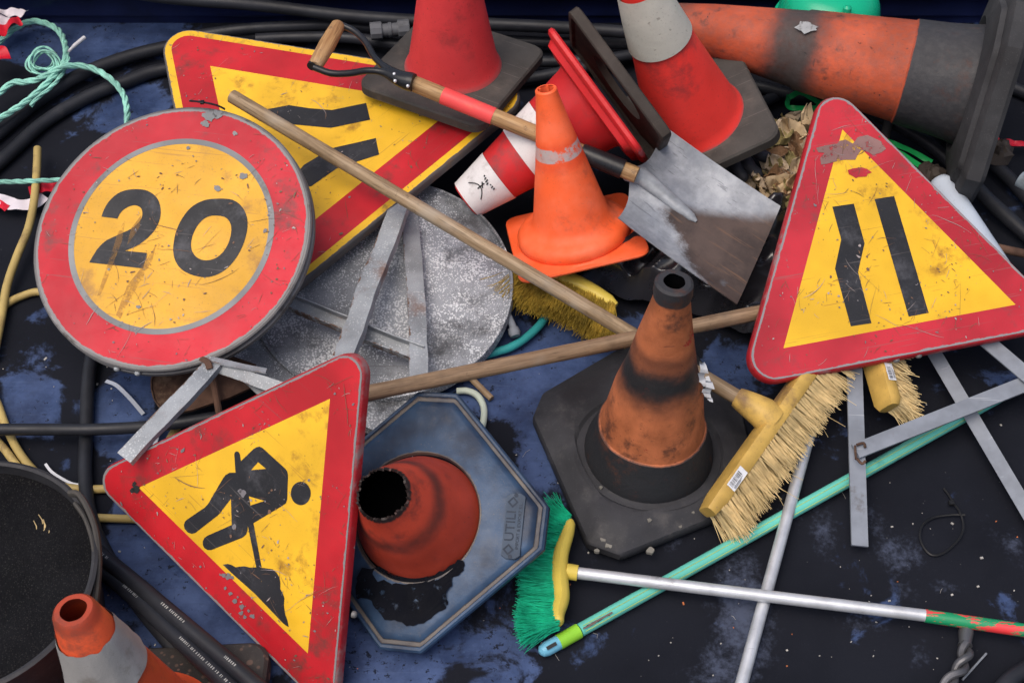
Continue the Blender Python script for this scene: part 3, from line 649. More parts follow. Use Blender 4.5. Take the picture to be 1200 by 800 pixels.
# scribble on white tip
b = MB(); rs_ = random.Random(4)
cdv = ps.R.T@((CAM-ps.p)/np.linalg.norm(CAM-ps.p)); th0 = math.atan2(cdv[1], cdv[0])
def on_cone(th, z, e=.0035): return Vector(((rr(z)+e)*math.cos(th), (rr(z)+e)*math.sin(th), z))
b.tube([on_cone(th0-.35+.9*t/8, H-.035-.018*math.sin(t/8*PI)) for t in range(9)], .0012, 5)
b.tube([on_cone(th0+.05*t, H-.055-.002*t) for t in range(5)], .0014, 5); b.tube([on_cone(th0+.1, H-.045-.005*t) for t in range(5)], .0014, 5)
for i in range(7): b.tube([on_cone(th0-.3+.1*i, H-.075+.008*rs_.random()), on_cone(th0-.27+.1*i, H-.078+.006*rs_.random())], .0016, 5)
b.build('scribble', m_dark, T)
ps2 = Pose(frame_from_z(Vector(ps.R[:, 2])+Vector((0, -.64, .77))*.10, 45), ps.p-ps.R[:, 2]*.055+np.array([-.000, -.005, -.0]))
b = base_mesh(rsq(.178, .02), [(.98, 0, 0, -.014), (1, 0, 0, -.011), (1, 0, 0, .010), (.98, 0, 0, .013), (.93, 0, 0, .013), (.91, 0, 0, .006), (1, .09, 1, .004), (1, .085, 1, -.012)])
rsn = 120; L0 = 0; b.f += [(i, (i+1) % rsn, 7*rsn+(i+1) % rsn, 7*rsn+i) for i in range(rsn)]; b.m += [0]*rsn
o = b.build('rubber_cone_base', m_rub_brown); o.matrix_world = ps2.m
tag(o, 'loose dark rubber cone base with a hole, leaning behind the red flange', 'cone base')
# E5 big old cone lying at the top right
m_c5 = shade('cone_old_orange', (.46, .085, .036), .6, var=.3, vscale=7, dirt=(.06, .03, .025), damt=.5, dscale=26, chip=((.035, .03, .03), .42, 22), grime=((.085, .08, .08), 70, .28), bump=.7, scr=((.05, .03, .03), .3),
             zones=[(-.1, .196, (.036, .036, .040), 1, .0015), (.41, .53, (.05, .04, .038), 1.5, .035), (.43, .51, (.055, .045, .042), 1.5, .02), (.74, .80, (.12, .05, .035), 1.5, .03)])
ps, H = cone_pose((1156, 104, .27), (752, 19, .30), 22)
ps = Pose(frame_from_z(ps.R[:, 2], 24), ps.p)
T = thing('traffic_cone', 'big grimy orange and black cone lying sideways at the top right corner', 'traffic cone', ps.m)
body([(.150, .02), (.142, .06), (.135, .12), (.128, .196), (.124, .2), (.098, .45), (.0945, .455), (.064, .68), (.036, H-.02), (.034, H)], seed=5, wob=.004).build('body', [m_c5, m_c5], T)
base_mesh(octo(.245, .09), [(.97, 0, 0, -.03), (1, 0, 0, -.02), (1, 0, 0, .012), (.955, 0, 0, .022), (.9, 0, 0, .024), (.88, 0, 0, .036), (1, .165, 1, .05), (1, .15, 1, .04)]).build('base', shade('old_rubber', (.040, .040, .043), .75, var=.4, dirt=(.11, .10, .10), damt=.6, dscale=14, chip=((.16, .15, .15), .12, 30), bump=.9, bscale=30), T)
cdv = ps.R.T@((CAM-ps.p)/np.linalg.norm(CAM-ps.p)); th5 = math.atan2(cdv[1], cdv[0])
b = MB(); pl = []
for i in range(16):
    t = i*PI/8; z = .452+.024*math.cos(t)*random.uniform(.6, 1.3); th = th5+.55+.17*math.sin(t)*random.uniform(.6, 1.2)
    r5 = .098+(z-.45)*(.06-.098)/(.27) if z > .45 else .098+(.45-z)*.106; pl.append(((r5+.006)*math.cos(th), (r5+.006)*math.sin(th), z))
b.add(pl, [tuple(range(16))]); b.build('sticker_scrap', shade('scuffed_sticker', (.36, .37, .38), .6, var=.3, damt=.6, dscale=50, alpha=(60, .33, 1.0)), T)
# E6 old cone standing in the middle
m_c6 = shade('cone_brown_orange', (.40, .122, .048), .6, var=.32, vscale=10, dirt=(.07, .03, .02), damt=.5, dscale=30, chip=((.32, .026, .018), .75, 6), bump=.8, scr=((.06, .02, .02), .25),
             zones=[(-.1, .088, (.019, .020, .023), 1, .0015), (.225, .320, (.016, .016, .018), 1.9, .035), (.25, .295, (.018, .018, .02), 1, .02), (.32, .345, (.1, .035, .02), 1.5, .02), (.462, .7, (.030, .030, .034), 1, .0025)])
ps, H = cone_pose((760, 528, .045), (790, 330, .545), 0)
T = thing('traffic_cone', 'old brownish orange cone with black smears, upright on an octagonal black base', 'traffic cone', ps.m)
s6 = H/.56
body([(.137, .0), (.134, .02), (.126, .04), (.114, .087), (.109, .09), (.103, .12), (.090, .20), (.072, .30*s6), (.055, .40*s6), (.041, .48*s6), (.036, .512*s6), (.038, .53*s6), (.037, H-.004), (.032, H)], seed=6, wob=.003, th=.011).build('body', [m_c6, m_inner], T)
pl = [psx for psx in [ps.local(u, v, -.03) for u, v in [(624, 492), (636, 463), (735, 405), (800, 398), (868, 482), (884, 545), (866, 598), (728, 653), (688, 639)]]]
if sum(pl[i-1][0]*pl[i][1]-pl[i][0]*pl[i-1][1] for i in range(len(pl))) < 0: pl = pl[::-1]
base_mesh(pl, [(.985, 0, 0, -.045), (1, 0, 0, -.04), (1, 0, 0, -.024), (.985, 0, 0, -.019), (.90, 0, 0, -.012), (.885, 0, 0, -.010), (.80, 0, 0, .0), (.74, .15, .5, .003), (1, .16, 1, .002), (1, .153, 1, -.004), (1, .14, 1, -.003), (1, .13, 1, .0)], n=180).build('base', m_rub, T)
b = MB(); rs_ = random.Random(8)
for (u, v, r) in [(707, 630, 5), (714, 636, 6), (763, 640, 6), (704, 574, 3), (760, 612, 4), (798, 614, 3), (700, 640, 4), (812, 600, 2.5)]:
    x, y = ps.local(u, v, -.010); pl2 = [(x+r/760*math.cos(i*PI/5)*rs_.uniform(.6, 1.3), y+r/760*math.sin(i*PI/5)*rs_.uniform(.6, 1.3)) for i in range(10)]
    kk = math.hypot(x, y)/ray_r(pl)(math.atan2(y, x)); zs = np.interp(kk, [.8, .885, .90, .985, 1], [0, -.010, -.012, -.019, -.024])
    b.prism(pl2, -.03, zs+.0006)
tag(b.build('dried_mud', shade('dried_mud', (.20, .19, .165), .9, var=.3, damt=.2), T), kind='stuff')
# torn white paper on the cone
b = MB()
for (u, v, z) in ((819, 440, .30), (826, 458, .27)):
    c_ = P(u, v, z); pts = crom([c_+Vector((0, 0, .045)), c_+Vector((.008, -.006, .02)), c_+Vector((.002, -.002, .0)), c_+Vector((.014, -.01, -.02))], 4)
    rs2 = []
    for i, p_ in enumerate(pts): wd = .007*math.sin(PI*(i+1)/(len(pts)+1))+.002; rs2.append([p_+Vector((-wd, 0, random.uniform(-.003, .003))), p_+Vector((wd, random.uniform(-.006, .006), 0))])
    b.rings(rs2, cap0=False, cap1=False, closed=False)
o = b.build('paper_scrap', m_white, origin=P(819, 440, .3)); o.parent = T; o.matrix_parent_inverse = ps.m.inverted()
# E7 broken cone on blue base
O_ = octo(.25, .07); Hc = .25
loc = [(*O_[0], 0), (*O_[1], 0), (*O_[2], 0), (*O_[3], 0), (*O_[4], 0), (*O_[7], 0), (0, 0, Hc)]
R, p, s = solve_pose(loc, [(505, 767), (634, 640), (639, 599), (537, 459), (490, 457), (437, 759), (448, 577)], 45, at(492, 610, .1), [((*O_[0], 0), .045)], ws=30, wz=400)
ps7 = Pose(R, p, s)
m_c7 = shade('cone_broken_red', (.44, .052, .026), .5, var=.25, dirt=(.09, .03, .025), damt=.5, dscale=12, chip=((.1, .03, .02), .08, 40), bump=.3, zones=[(.125, .165, (.12, .03, .022), 1.4, .02), (.238, .3, (.03, .022, .02), 1, .004)])
m_bluerub = shade('blue_rubber', (.034, .070, .135), .42, edge=((.13, .11, .095), .9, 1.22), var=.4, vscale=5, grime=((.010, .016, .034), 9, .85), dirt=(.15, .135, .115), damt=.5, dscale=8, chip=((.012, .016, .03), .1, 30), bump=.4)
T = thing('traffic_cone', 'broken-topped orange-red cone on an octagonal blue rubber base', 'traffic cone', ps7.m)
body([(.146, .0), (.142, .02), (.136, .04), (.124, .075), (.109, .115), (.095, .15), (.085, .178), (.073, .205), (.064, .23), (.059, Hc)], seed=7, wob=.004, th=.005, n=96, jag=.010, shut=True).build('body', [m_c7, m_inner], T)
base_mesh(O_, [(.97, 0, 0, -.022), (1, 0, 0, -.018), (1.0, 0, 0, -.004), (.985, 0, 0, .001), (.965, 0, 0, .001), (.95, 0, 0, -.003), (.925, 0, 0, -.003), (.91, 0, 0, .003), (.87, 0, 0, .008), (.7, .2, .5, .011), (1, .165, 1, .016), (1, .152, 1, .018), (1, .148, 1, .01)], n=180, edge=[0, .2, .1, .2, .6, 1.0, 1.0, .3, 0, 0, .2, 1.0, 1]).build('base', m_bluerub, T)
b = MB()   # damp black residue on the lower half of the base
for pl in ([(428, 665), (500, 676), (520, 668), (545, 655), (540, 672), (525, 690), (522, 712), (500, 728), (470, 732), (448, 722), (440, 705), (420, 700)], ):
    pts = [ps7.local(u, v, .0125) for u, v in pl]; pts = [tuple(v)[:2] for v in crom([(x, y, 0) for x, y in pts], 6, True)]
    pts = [(x+.012*noise.noise(Vector((x*35, y*35, 1)))+.006*noise.noise(Vector((x*90, y*90, 1))), y+.012*noise.noise(Vector((x*35, y*35, 5)))+.006*noise.noise(Vector((x*90, y*90, 7)))) for x, y in pts]
    f = ray_r(O_)
    def hz(x, y):
        r_ = math.hypot(x, y); k = r_/max(f(math.atan2(y, x)), 1e-6); return .0185 if r_ < .2 else .0185-(k-.7)*.045 if k > .7 else .0185
    b.poly(pts, .0)
    b.v = [(x, y, min(.0185, hz(x, y))) for x, y, z in b.v]
b.build('black_residue', shade('residue', (.004, .005, .009), .7, var=.3, damt=.1, bump=.3, spec=.06, alpha=(26, .34, 1.0)), T)
# maker's plate
e0 = np.array(ps7.local(598, 655, .01)); e1 = np.array(ps7.local(606, 578, .01)); ax = (e1-e0); ln = np.linalg.norm(ax); ax /= ln; ay = np.array([-ax[1], ax[0]])
mid = (e0+e1)/2; zt = .0145
m_plate = shade('plate_blue', (.055, .080, .12), .6, var=.3, damt=.4, dirt=(.05, .045, .04), bump=.3)
cap = [tuple(mid+ax*(ln*.5*sx-.0)+ay*(sy*.022)) for sx, sy in ((-1, -.45), (-.9, -1), (.9, -1), (1, -.45), (1, .45), (.9, 1), (-.9, 1), (-1, .45))]
b = MB(); b.prism(cap, .004, zt, bev=.001)
b.build('maker_plate', m_plate, T); plate = T.children[-1]
m_let = shade('embossed', (.02, .03, .05), .6, damt=.1, bump=0)
def text(s_, name, size, cpos, par, m, mt, ext=.0006, align='CENTER'):
    cu = bpy.data.curves.new(name, 'FONT'); cu.body = s_; cu.size = size; cu.extrude = ext; cu.align_x = align; cu.align_y = 'CENTER'
    tmp = bpy.data.objects.new(name, cu); C.objects.link(tmp); bpy.context.view_layer.update()
    me = bpy.data.meshes.new_from_object(tmp.evaluated_get(bpy.context.evaluated_depsgraph_get())); bpy.data.objects.remove(tmp)
    me.materials.clear(); me.materials.append(mt)
    o = bpy.data.objects.new(name, me); C.objects.link(o); o.parent = par; o.matrix_local = m; return o
def flatm(c, ax_, ay_, z): return Matrix([[ax_[0], ay_[0], 0, c[0]], [ax_[1], ay_[1], 0, c[1]], [0, 0, 1, z], [0, 0, 0, 1]])
text('UTILI', 'lettering', .031, mid, plate, flatm(mid+ay*.006, ax, ay, zt+.0004), m_let)
text('IMPORT & EXPORT S.L.', 'lettering', .0105, mid, plate, flatm(mid-ay*.0135, ax, ay, zt+.0004), m_let)
for sg in (-1, 1):
    c_ = mid+ax*sg*ln*.36+ay*.006; b = MB()
    o1 = [tuple(c_+ax*.013*math.cos(t)+ay*.013*math.sin(t)) for t in [i*PI/2 for i in range(4)]]; o2 = [tuple(c_+ax*.008*math.cos(t)+ay*.008*math.sin(t)) for t in [i*PI/2 for i in range(4)]]
    b.poly(o1, zt+.0008, [o2]); b.build('emblem', m_let, plate)
    c_ = mid+ax*sg*ln*.465; b = MB(); b.poly([tuple(c_+ax*.005*math.cos(t)+ay*.005*math.sin(t)) for t in [i*PI/6 for i in range(12)]], zt+.0008); b.build('rivet_hole', m_let, plate)
# E8 cone at the bottom left
m_c8 = shade('cone_orange_grubby', (.62, .085, .028), .55, var=.2, dirt=(.14, .05, .035), damt=.5, dscale=12, bump=.3, zones=[(.42, .6, (.36, .05, .022), 1.4, .01)])
ps, H = cone_pose((178, 872, .03), (86, 714, .47), 0)
T = thing('traffic_cone', 'orange cone with a crinkled grey sleeve, cut off by the bottom left corner', 'traffic cone', ps.m)
rr8 = lambda z: .112+(z-.05)*(.034-.112)/(H-.05)
body([(.14, .012), (.135, .03), (.118, .04), (rr8(.05), .05), (rr8(H*.35), H*.35), (rr8(H*.7), H*.7), (.036, H-.006), (.031, H)], seed=8, th=.009, wob=.002).build('body', [m_c8, m_c8], T)
b = MB(); n = 72; rs2 = []; zz = [H*.62, H*.66, H*.72, H*.78, H*.83, H*.86]
for j, z in enumerate(zz):
    ring = []
    for k in range(n):
        a = 2*PI*k/n; jz = z+(.006*noise.noise(Vector((math.cos(a)*2.5, math.sin(a)*2.5, 3+j))) if j in (0, 5) else 0)
        r = rr8(jz)+.004+.0025*noise.noise(Vector((math.cos(a)*3, math.sin(a)*3, z*40)))
        ring.append((r*math.cos(a), r*math.sin(a), jz))
    rs2.append(ring)
b.rings(rs2, cap0=False, cap1=False); b.build('reflective_sleeve', shade('grey_sleeve', (.36, .35, .34), .6, var=.2, dirt=(.15, .13, .11), damt=.55, dscale=16, bump=.5), T)
base_mesh(rsq(.2, .04), [(.97, 0, 0, -.02), (1, 0, 0, -.015), (1, 0, 0, .01), (.97, 0, 0, .016), (1, .15, 1, .018), (1, .135, 1, .018)]).build('base', shade('spotted_rubber', (.030, .027, .026), .75, var=.3, dirt=(.09, .075, .065), damt=.5, speck=((.17, .10, .075), 32, .16), bump=.4), T)


# ------------------------------------------------------------------ tools
def rodlike(name, label, cat, pts, r, mat, group=None, n=12, sm_=6, rnd_end=False):
    path = crom([P(*p) for p in pts], sm_) if len(pts) > 2 else [P(*p) for p in pts]
    b = MB(); b.tube(path, r, n, round_end=rnd_end); o = b.build(name, mat, origin=path[0]); return tag(o, label, cat, group)
def lerp(a, b_, t): return Vector(a)*(1-t)+Vector(b_)*t
def bristles(b, roots, direction, length, spread, r, rnd, axis=None, tipspread=0, curl=.1, segs=3, mi=0):
    for (p, fr) in roots:
        d = Vector(direction).normalized()
        if axis is not None: d = (d+Vector(axis)*tipspread*fr).normalized()
        d = (d+Vector((rnd.gauss(0, spread), rnd.gauss(0, spread), rnd.gauss(0, spread*.6)))).normalized()
        L_ = length*rnd.uniform(.86, 1.06); side = Vector((rnd.gauss(0, 1), rnd.gauss(0, 1), rnd.gauss(0, 1))).cross(d).normalized()
        pts = []
        for j in range(segs+1):
            t = j/segs; q = p+d*(L_*t)+side*(curl*L_*t*t*rnd.uniform(.6, 1)); q.z = max(q.z, .004); pts.append(q)
        b.tube(pts, [r, r, r*.85, r*.55][:segs+1] if segs == 3 else r, 3, mi=mi, cap=False)
mm = 0.001
# wooden handle of the push broom, one long straight stick across the heap
def stick_mesh(p0, p1, r, n=60, bend=0.0, ns=24):
    b = MB(); path = []; rr_ = []
    for i in range(ns+1):
        t = i/ns; path.append(lerp(p0, p1, t)+Vector((0, 0, bend*4*t*(1-t)))); rr_.append(r*(1+.05*noise.noise(Vector((t*14, 3, 0)))))
    path = [path[0]+(path[0]-path[1]).normalized()*r*.35]+path; rr_ = [r*.72]+rr_
    b.tube(path, rr_, 16); return b
# push broom
H0, H1 = P(829, 600, .085), P(960, 415, .145)
A = (H1-H0).normalized(); Bd = Vector((.80, -.32, -.50)); Bd = (Bd-A*Bd.dot(A)).normalized(); Nn = A.cross(Bd).normalized()
if Nn.z < 0: Nn = -Nn
T = thing('push_broom', 'wooden push broom with straw bristles and barcode sticker, head beside the upright old cone', 'broom', Matrix.Translation(H0))
def loc_build(b, name, mats, T, o0, **k):
    b.v = [(v[0]-o0[0], v[1]-o0[1], v[2]-o0[2]) for v in b.v]; return b.build(name, mats, T, **k)
b = MB(); L_ = (H1-H0).length; rs2 = []
for j in range(13):
    t = j/12; e = 1-.25*(max(0, 1-t*14)+max(0, 1-(1-t)*14)); wN, wB = .029*e, .017*e
    c_ = H0+A*(L_*t); ring = []
    for k in range(16):
        a = 2*PI*k/16; ca, sa = math.cos(a), math.sin(a); q_ = (abs(ca)**5+abs(sa)**5)**(-.2)
        ring.append(c_+Nn*(wN*ca*q_)+Bd*(wB*sa*q_))
    rs2.append(ring)
b.rings(rs2); loc_build(b, 'head', m_head, T, H0)
# socket + handle
Sk = H0+A*(L_*.56)-Bd*.012
hs = P(272, 113, .315); hd = (hs-Sk).normalized()
b = MB(); b.tube([Sk+Bd*.01, Sk-Bd*.016, Sk-Bd*.016+hd*.022, Sk-Bd*.016+hd*.05, Sk-Bd*.016+hd*.062], [.036, .034, .030, .0245, .021], 20); loc_build(b, 'socket', m_head, T, H0)
b = stick_mesh(Sk-Bd*.016+hd*.03, hs, .0165); loc_build(b, 'handle', grain('wood_handle', hd, (.20, .135, .075), (.37, .265, .16)), T, H0)
rnd = random.Random(5); b = MB(); roots = []
for i in range(40):
    for j in range(4):
        t = (i+.5+(j % 2)*.5)/40.5; q0 = H0+A*(L_*(.02+.96*t))+Bd*.012+Nn*((j-1.5)*.0145)
        dj = (Bd+Vector((0, 0, -.08))+Vector((rnd.gauss(0, .07), rnd.gauss(0, .07), rnd.gauss(0, .04))))
        rr2 = [(q0+A*rnd.gauss(0, .0022)+Nn*rnd.gauss(0, .0022), (t-.5)*2-.25) for k in range(13)]
        bristles(b, rr2, dj, .082*rnd.uniform(.92, 1.04), .06, .00100, rnd, axis=A, tipspread=.18, curl=.12)
for i in range(10):
    q = H0+A*(L_*rnd.random())+Bd*.02; bristles(b, [(q, 0)], Bd+A*rnd.uniform(-1.2, .6), .11, .3, .0009, rnd, curl=.4)
loc_build(b, 'bristles', m_brist, T, H0)
def sticker(T, o0, c_, a_, b__, n_, la, lb, mats=(m_sticker, m_dark), bars=True):
    b = MB(); z = n_*.0008; cr = []
    for i in range(7):
        for j in range(4):
            cr.append(c_+a_*(la*(i/6-.5))+b__*(lb*(j/3-.5))+z+n_*(random.uniform(0, .0012)))
    b.add(cr, [(i*4+j, (i+1)*4+j, (i+1)*4+j+1, i*4+j+1) for i in range(6) for j in range(3)])
    if bars:
        for i in range(14):
            x = -.42+.052*i; wd = random.choice((.012, .018, .028))
            q = [c_+a_*(la*(x+s1*wd*.5))+b__*(lb*y)+n_*.0026 for s1, y in ((-1, -.38), (1, -.38), (1, .1), (-1, .1))]; b.add(q, [(0, 1, 2, 3)], 1)
        for i in range(3):
            y = .2+.08*i; q = [c_+a_*(la*x)+b__*(lb*(y+dy))+n_*.0026 for x, dy in ((-.4, 0), (.25-.1*i, 0), (.25-.1*i, .03), (-.4, .03))]; b.add(q, [(0, 1, 2, 3)], 1)
    b.keep = True
    return loc_build(b, 'sticker', list(mats), T, o0, smooth=False)
sticker(T, H0, H0+A*(L_*.19)+Nn*.0295, A, Bd, Nn, .052, .022)
# second push broom, head end only
K0, K1 = P(1042, 478, .09), P(1018, 395, .13)
A = (K1-K0).normalized(); Bd = Vector((.82, -.22, -.48)); Bd = (Bd-A*Bd.dot(A)).normalized(); Nn = A.cross(Bd).normalized()
if Nn.z < 0: Nn = -Nn
T = thing('push_broom', 'end of a second straw push broom poking out from under the right hand sign', 'broom', Matrix.Translation(K0))
b = MB(); L_ = (K1-K0).length; rs2 = []
for j in range(13):
    t = j/12; e = 1-.25*(max(0, 1-t*12)); c_ = K0+A*(L_*t); ring = []
    for k in range(16):
        a = 2*PI*k/16; ca, sa = math.cos(a), math.sin(a); q_ = (abs(ca)**5+abs(sa)**5)**(-.2)
        ring.append(c_+Nn*(.030*e*ca*q_)+Bd*(.017*e*sa*q_))
    rs2.append(ring)
b.rings(rs2); loc_build(b, 'head', m_head, T, K0)
b = MB(); roots = [(K0+A*(L_*(.03+.97*rnd.random()))+Bd*.012+Nn*rnd.uniform(-.024, .024), -.8) for i in range(700)]
bristles(b, roots, Bd+Vector((0, -.1, -.1)), .07, .14, .00125, rnd, axis=A, tipspread=.5, curl=.2)
loc_build(b, 'bristles', m_brist, T, K0)
sticker(T, K0, K0+A*(L_*.42)+Nn*.0305, A, Bd, Nn, .04, .022)
# loose stick 2
p0, p1 = P(405, 466, .262), P(930, 358, .17)
b = stick_mesh(p0, p1, .0165, bend=-.0); o = b.build('wooden_pole', grain('wood_pole', p1-p0, (.17, .105, .06), (.32, .215, .13)), origin=p0); tag(o, 'bare wooden pole lying across from the digging worker sign to the right hand sign', 'pole')
# yellow broom under the cone
Y0, Y1 = P(606, 312, .085), P(722, 358, .075)
A = (Y1-Y0).normalized(); Bd = Vector((-.12, -.95, -.25)); Bd = (Bd-A*Bd.dot(A)).normalized()
T = thing('soft_broom', 'olive bristled broom head with yellow plastic top under the small orange cone', 'broom', Matrix.Translation(Y0))
b = MB(); L_ = (Y1-Y0).length
pth = [Y0+A*(L_*t)-Bd*(.018*math.sin(t*PI)) for t in np.linspace(0, 1, 14)]
b.tube(pth, [.008]+[.0155+.004*math.sin(t*PI) for t in np.linspace(0, 1, 12)]+[.008], 12, flat=.8); loc_build(b, 'head', m_yplastic, T, Y0)
b = MB(); roots = []
for i in range(2200):
    t = rnd.random()**.9; q = Y0+A*(L_*t)+Bd*(.004-.018*math.sin(t*PI))+Vector((0, 0, rnd.uniform(-.012, .012))); roots.append((q, (t-.45)*1.3))
bristles(b, roots, Bd, .100, .13, .0011, rnd, axis=A, tipspread=.32, curl=.22)
loc_build(b, 'bristles', m_brist_y, T, Y0)
# green broom
G0, G1 = P(669, 609, .05), P(656, 731, .05)
T = thing('soft_broom', 'green bristled broom with yellow head, aluminium handle painted red and green at its end', 'broom', Matrix.Translation(G0))
pth = crom([P(669, 609, .055), P(665, 625, .05), P(657, 650, .045), P(656, 675, .045), P(658, 700, .045), P(654, 718, .05), P(655, 731, .055)], 4)
b = MB(); n = len(pth); b.tube(pth, [.006]+[.010+.007*math.sin(PI*i/(n-1)) for i in range(1, n-1)]+[.006], 12, flat=1.3); loc_build(b, 'head', m_yplastic, T, G0)
b = MB(); roots = []
for i in range(2600):
    t = rnd.random(); q = pth[min(n-1, int(t*n))]+Vector((-.002+rnd.uniform(-.006, .004), rnd.uniform(-.008, .008), rnd.uniform(-.012, .012))); roots.append((q, t))
for (q, t) in roots:
    ang = math.radians(158-20*t+rnd.gauss(0, 4)) if t < .35 else math.radians(170+24*(t-.35)/.65+rnd.gauss(0, 5))
    if t < .35: ang = math.radians(135+100*t+rnd.gauss(0, 6))
    bristles(b, [(q, 0)], (math.cos(ang), math.sin(ang), -.12), .078 if t > .3 else .066, .12, .0009, rnd, curl=.25)
loc_build(b, 'bristles', m_brist_g, T, G0)
m_rg = None
def painted():
    q = N('red_green_paint'); v = q.mapped((0, 0, .12), (9, 30, 30)); f = q.ramp(q.noise(1.4, 5, .7, vec=v), .46, .5)
    c = q.mix(f, (.72, .045, .05), (.01, .25, .10)); c = q.mix(q.ramp(q.noise(22, 5, .7), .58, .66, 0, .6), c, (.35, .12, .11))
    q.set(q.b.inputs['Base Color'], c); q.b.inputs['Roughness'].default_value = .4; return q.m
m_rg = painted()
g0, g1, g2, g3 = P(664, 669, .045), P(1086, 721, .043), P(1084, 721, .043), P(1240, 744, .042)
b = MB(); b.tube([g0, P(677, 671, .045)], .016, 16); loc_build(b, 'socket', m_yplastic, T, G0)
b = MB(); b.tube([lerp(P(677, 671, .045), g1, t) for t in np.linspace(0, 1, 20)], .0122, 16); loc_build(b, 'handle', m_alu, T, G0)
b = MB(); b.tube([lerp(g2, g3, t) for t in np.linspace(0, 1, 10)], .0132, 16); loc_build(b, 'painted_end', m_rg, T, G0)
# aluminium pole
p0, p1 = P(951, 500, .045), P(866, 812, .014)
b = MB(); b.tube([lerp(p0, p1, t) for t in np.linspace(0, 1, 20)], .0125, 16); o = b.build('metal_pole', m_alu, origin=p0)
tag(o, 'bright aluminium pole sloping down from the push broom bristles to the bottom edge', 'pole')
# turquoise handle
m_turq = shade('turquoise_handle', (.13, .52, .43), .4, var=.10, dirt=(.06, .22, .18), damt=.2, dscale=16, bump=.1)
m_lime = shade('lime_plastic', (.27, .60, .04), .4, var=.1, damt=.2, bump=.05); m_ltblue = shade('light_blue_plastic', (.16, .45, .62), .38, var=.1, damt=.2, bump=.05)
p0, p1 = P(640, 760, .016), P(1215, 440, .03); d = (p1-p0); dn_ = d.normalized()
T = thing('broom_handle', 'turquoise broom handle with lime ring and light blue end cap, lying on the floor', 'handle', Matrix.Translation(p0))
b = MB(); b.tube([lerp(p0, p1, t) for t in np.linspace(.06, 1, 30)], .0135, 16)
for s_ in (-.5, .4):
    sd_ = dn_.cross(Vector((0, -.6, .8))).normalized(); nn = sd_.cross(dn_)
    off = (sd_*math.sin(s_)-nn*math.cos(s_)*-1)*.0138
    if off.z < 0: off = (sd_*math.sin(s_)+nn*-math.cos(s_))*.0138
    b.tube([lerp(p0, p1, t)+off for t in (.065, .3, .6, 1)], .0007, 5, mi=1)
loc_build(b, 'tube', [m_turq, shade('stripe', (.42, .50, .10), .5, damt=0, bump=0)], T, p0)
b = MB(); b.tube([p0+dn_*.028, p0+dn_*.075], .0152, 16); loc_build(b, 'ring', m_lime, T, p0)
b = MB(); b.tube([p0+dn_*.03, p0+dn_*.012, p0, p0-dn_*.010, p0-dn_*.015], [.0145, .0148, .0145, .0115, .005], 16); loc_build(b, 'end_cap', m_ltblue, T, p0)
b = MB(); q = p0+dn_*.012+Vector((0, -.006, .0125)); b.box(q, dn_*.011, dn_.cross(Vector((0, -.4, .9))).normalized()*.0035, Vector((0, -.002, .0035))); loc_build(b, 'slot', m_dark, T, p0)
b = MB(); q = p0+dn_*.105
for i in range(9): b.tube([q+dn_*rnd.uniform(-.02, .02)+Vector((0, -.006, .013)), q+dn_*rnd.uniform(-.03, .05)+Vector((0, -.008, .015)), q+dn_*rnd.uniform(-.01, .05)+Vector((0, -.009, .012))], .0018, 5)
loc_build(b, 'tape_residue', shade('residue_grey', (.22, .17, .15), .8), T, p0)

# shovel
m_blade = None
def blade_mat():
    q = N('shovel_blade'); sp = q.n('ShaderNodeSeparateXYZ'); q.L(q.tc, sp.inputs[0]); x, y = sp.outputs[0], sp.outputs[1]
    base = q.mix(q.ramp(q.noise(14, 6, .7), .3, .7), (.20, .215, .24), (.36, .38, .41))
    base = q.mix(q.ramp(q.noise(5, 5, .7, off=3), .45, .7, 0, .6), base, (.13, .15, .19))
    v = q.mapped((0, 0, .2), (14, 120, 30)); base = q.mix(q.ramp(q.noise(1.2, 3, .6, vec=v), .62, .68, 0, .6), base, (.10, .11, .13))
    nz = q.math('MULTIPLY_ADD', q.noise(8, 8, .75, off=6), .12, -.06)
    # rust brown where the blade has been used: a tongue widening towards its lip
    xx = q.math('ADD', x, nz)
    half = q.math('MULTIPLY_ADD', xx, .62, -.012)
    m = q.math('MULTIPLY', q.ramp(q.math('SUBTRACT', q.math('ABSOLUTE', q.math('ADD', q.math('ADD', y, .012), nz)), half), -.06, -.02, 1, 0), q.ramp(xx, .085, .12))
    br = q.mix(q.ramp(q.noise(7, 6, .7, off=9), .3, .7), (.036, .027, .026), (.085, .060, .052))
    v = q.mapped((0, 0, -.05), (5, 60, 30)); br = q.mix(q.ramp(q.noise(1.5, 3, .6, vec=v), .55, .7, 0, .6), br, (.16, .09, .055))
    br = q.mix(q.ramp(q.noise(8, 4, .7, off=19), .62, .72, 0, .5), br, (.14, .16, .19))
    c = q.mix(m, base, br); q.set(q.b.inputs['Base Color'], c); q.set(q.b.inputs['Metallic'], q.ramp(m, 0, 1, .12, .0)); q.set(q.b.inputs['Roughness'], q.ramp(m, 0, 1, .55, .8)); q.b.inputs['Specular IOR Level'].default_value = .35
    bp = q.n('ShaderNodeBump'); bp.inputs['Strength'].default_value = .25; bp.inputs['Distance'].default_value = .002; q.L(q.noise(70, 5, .7), bp.inputs['Height']); q.L(bp.outputs[0], q.b.inputs['Normal']); return q.m
m_blade = blade_mat()
c00, c01, c11, c10 = P(779, 149, .285), P(724, 256, .255), P(863.5, 357, .20), P(914.5, 242.5, .24)   # near-left.. : top shoulder, lower shoulder, lower lip, upper lip
so_ = lerp(c00, c01, .5); ex = (lerp(c10, c11, .5)-so_); Lb = ex.length; ex.normalize(); ey = (c00-c01); ey = (ey-ex*ey.dot(ex)); Wb = ey.length; ey.normalize(); ez = ex.cross(ey)
if ez.z < 0: ez = -ez
Rs = np.array([ex, ey, ez]).T
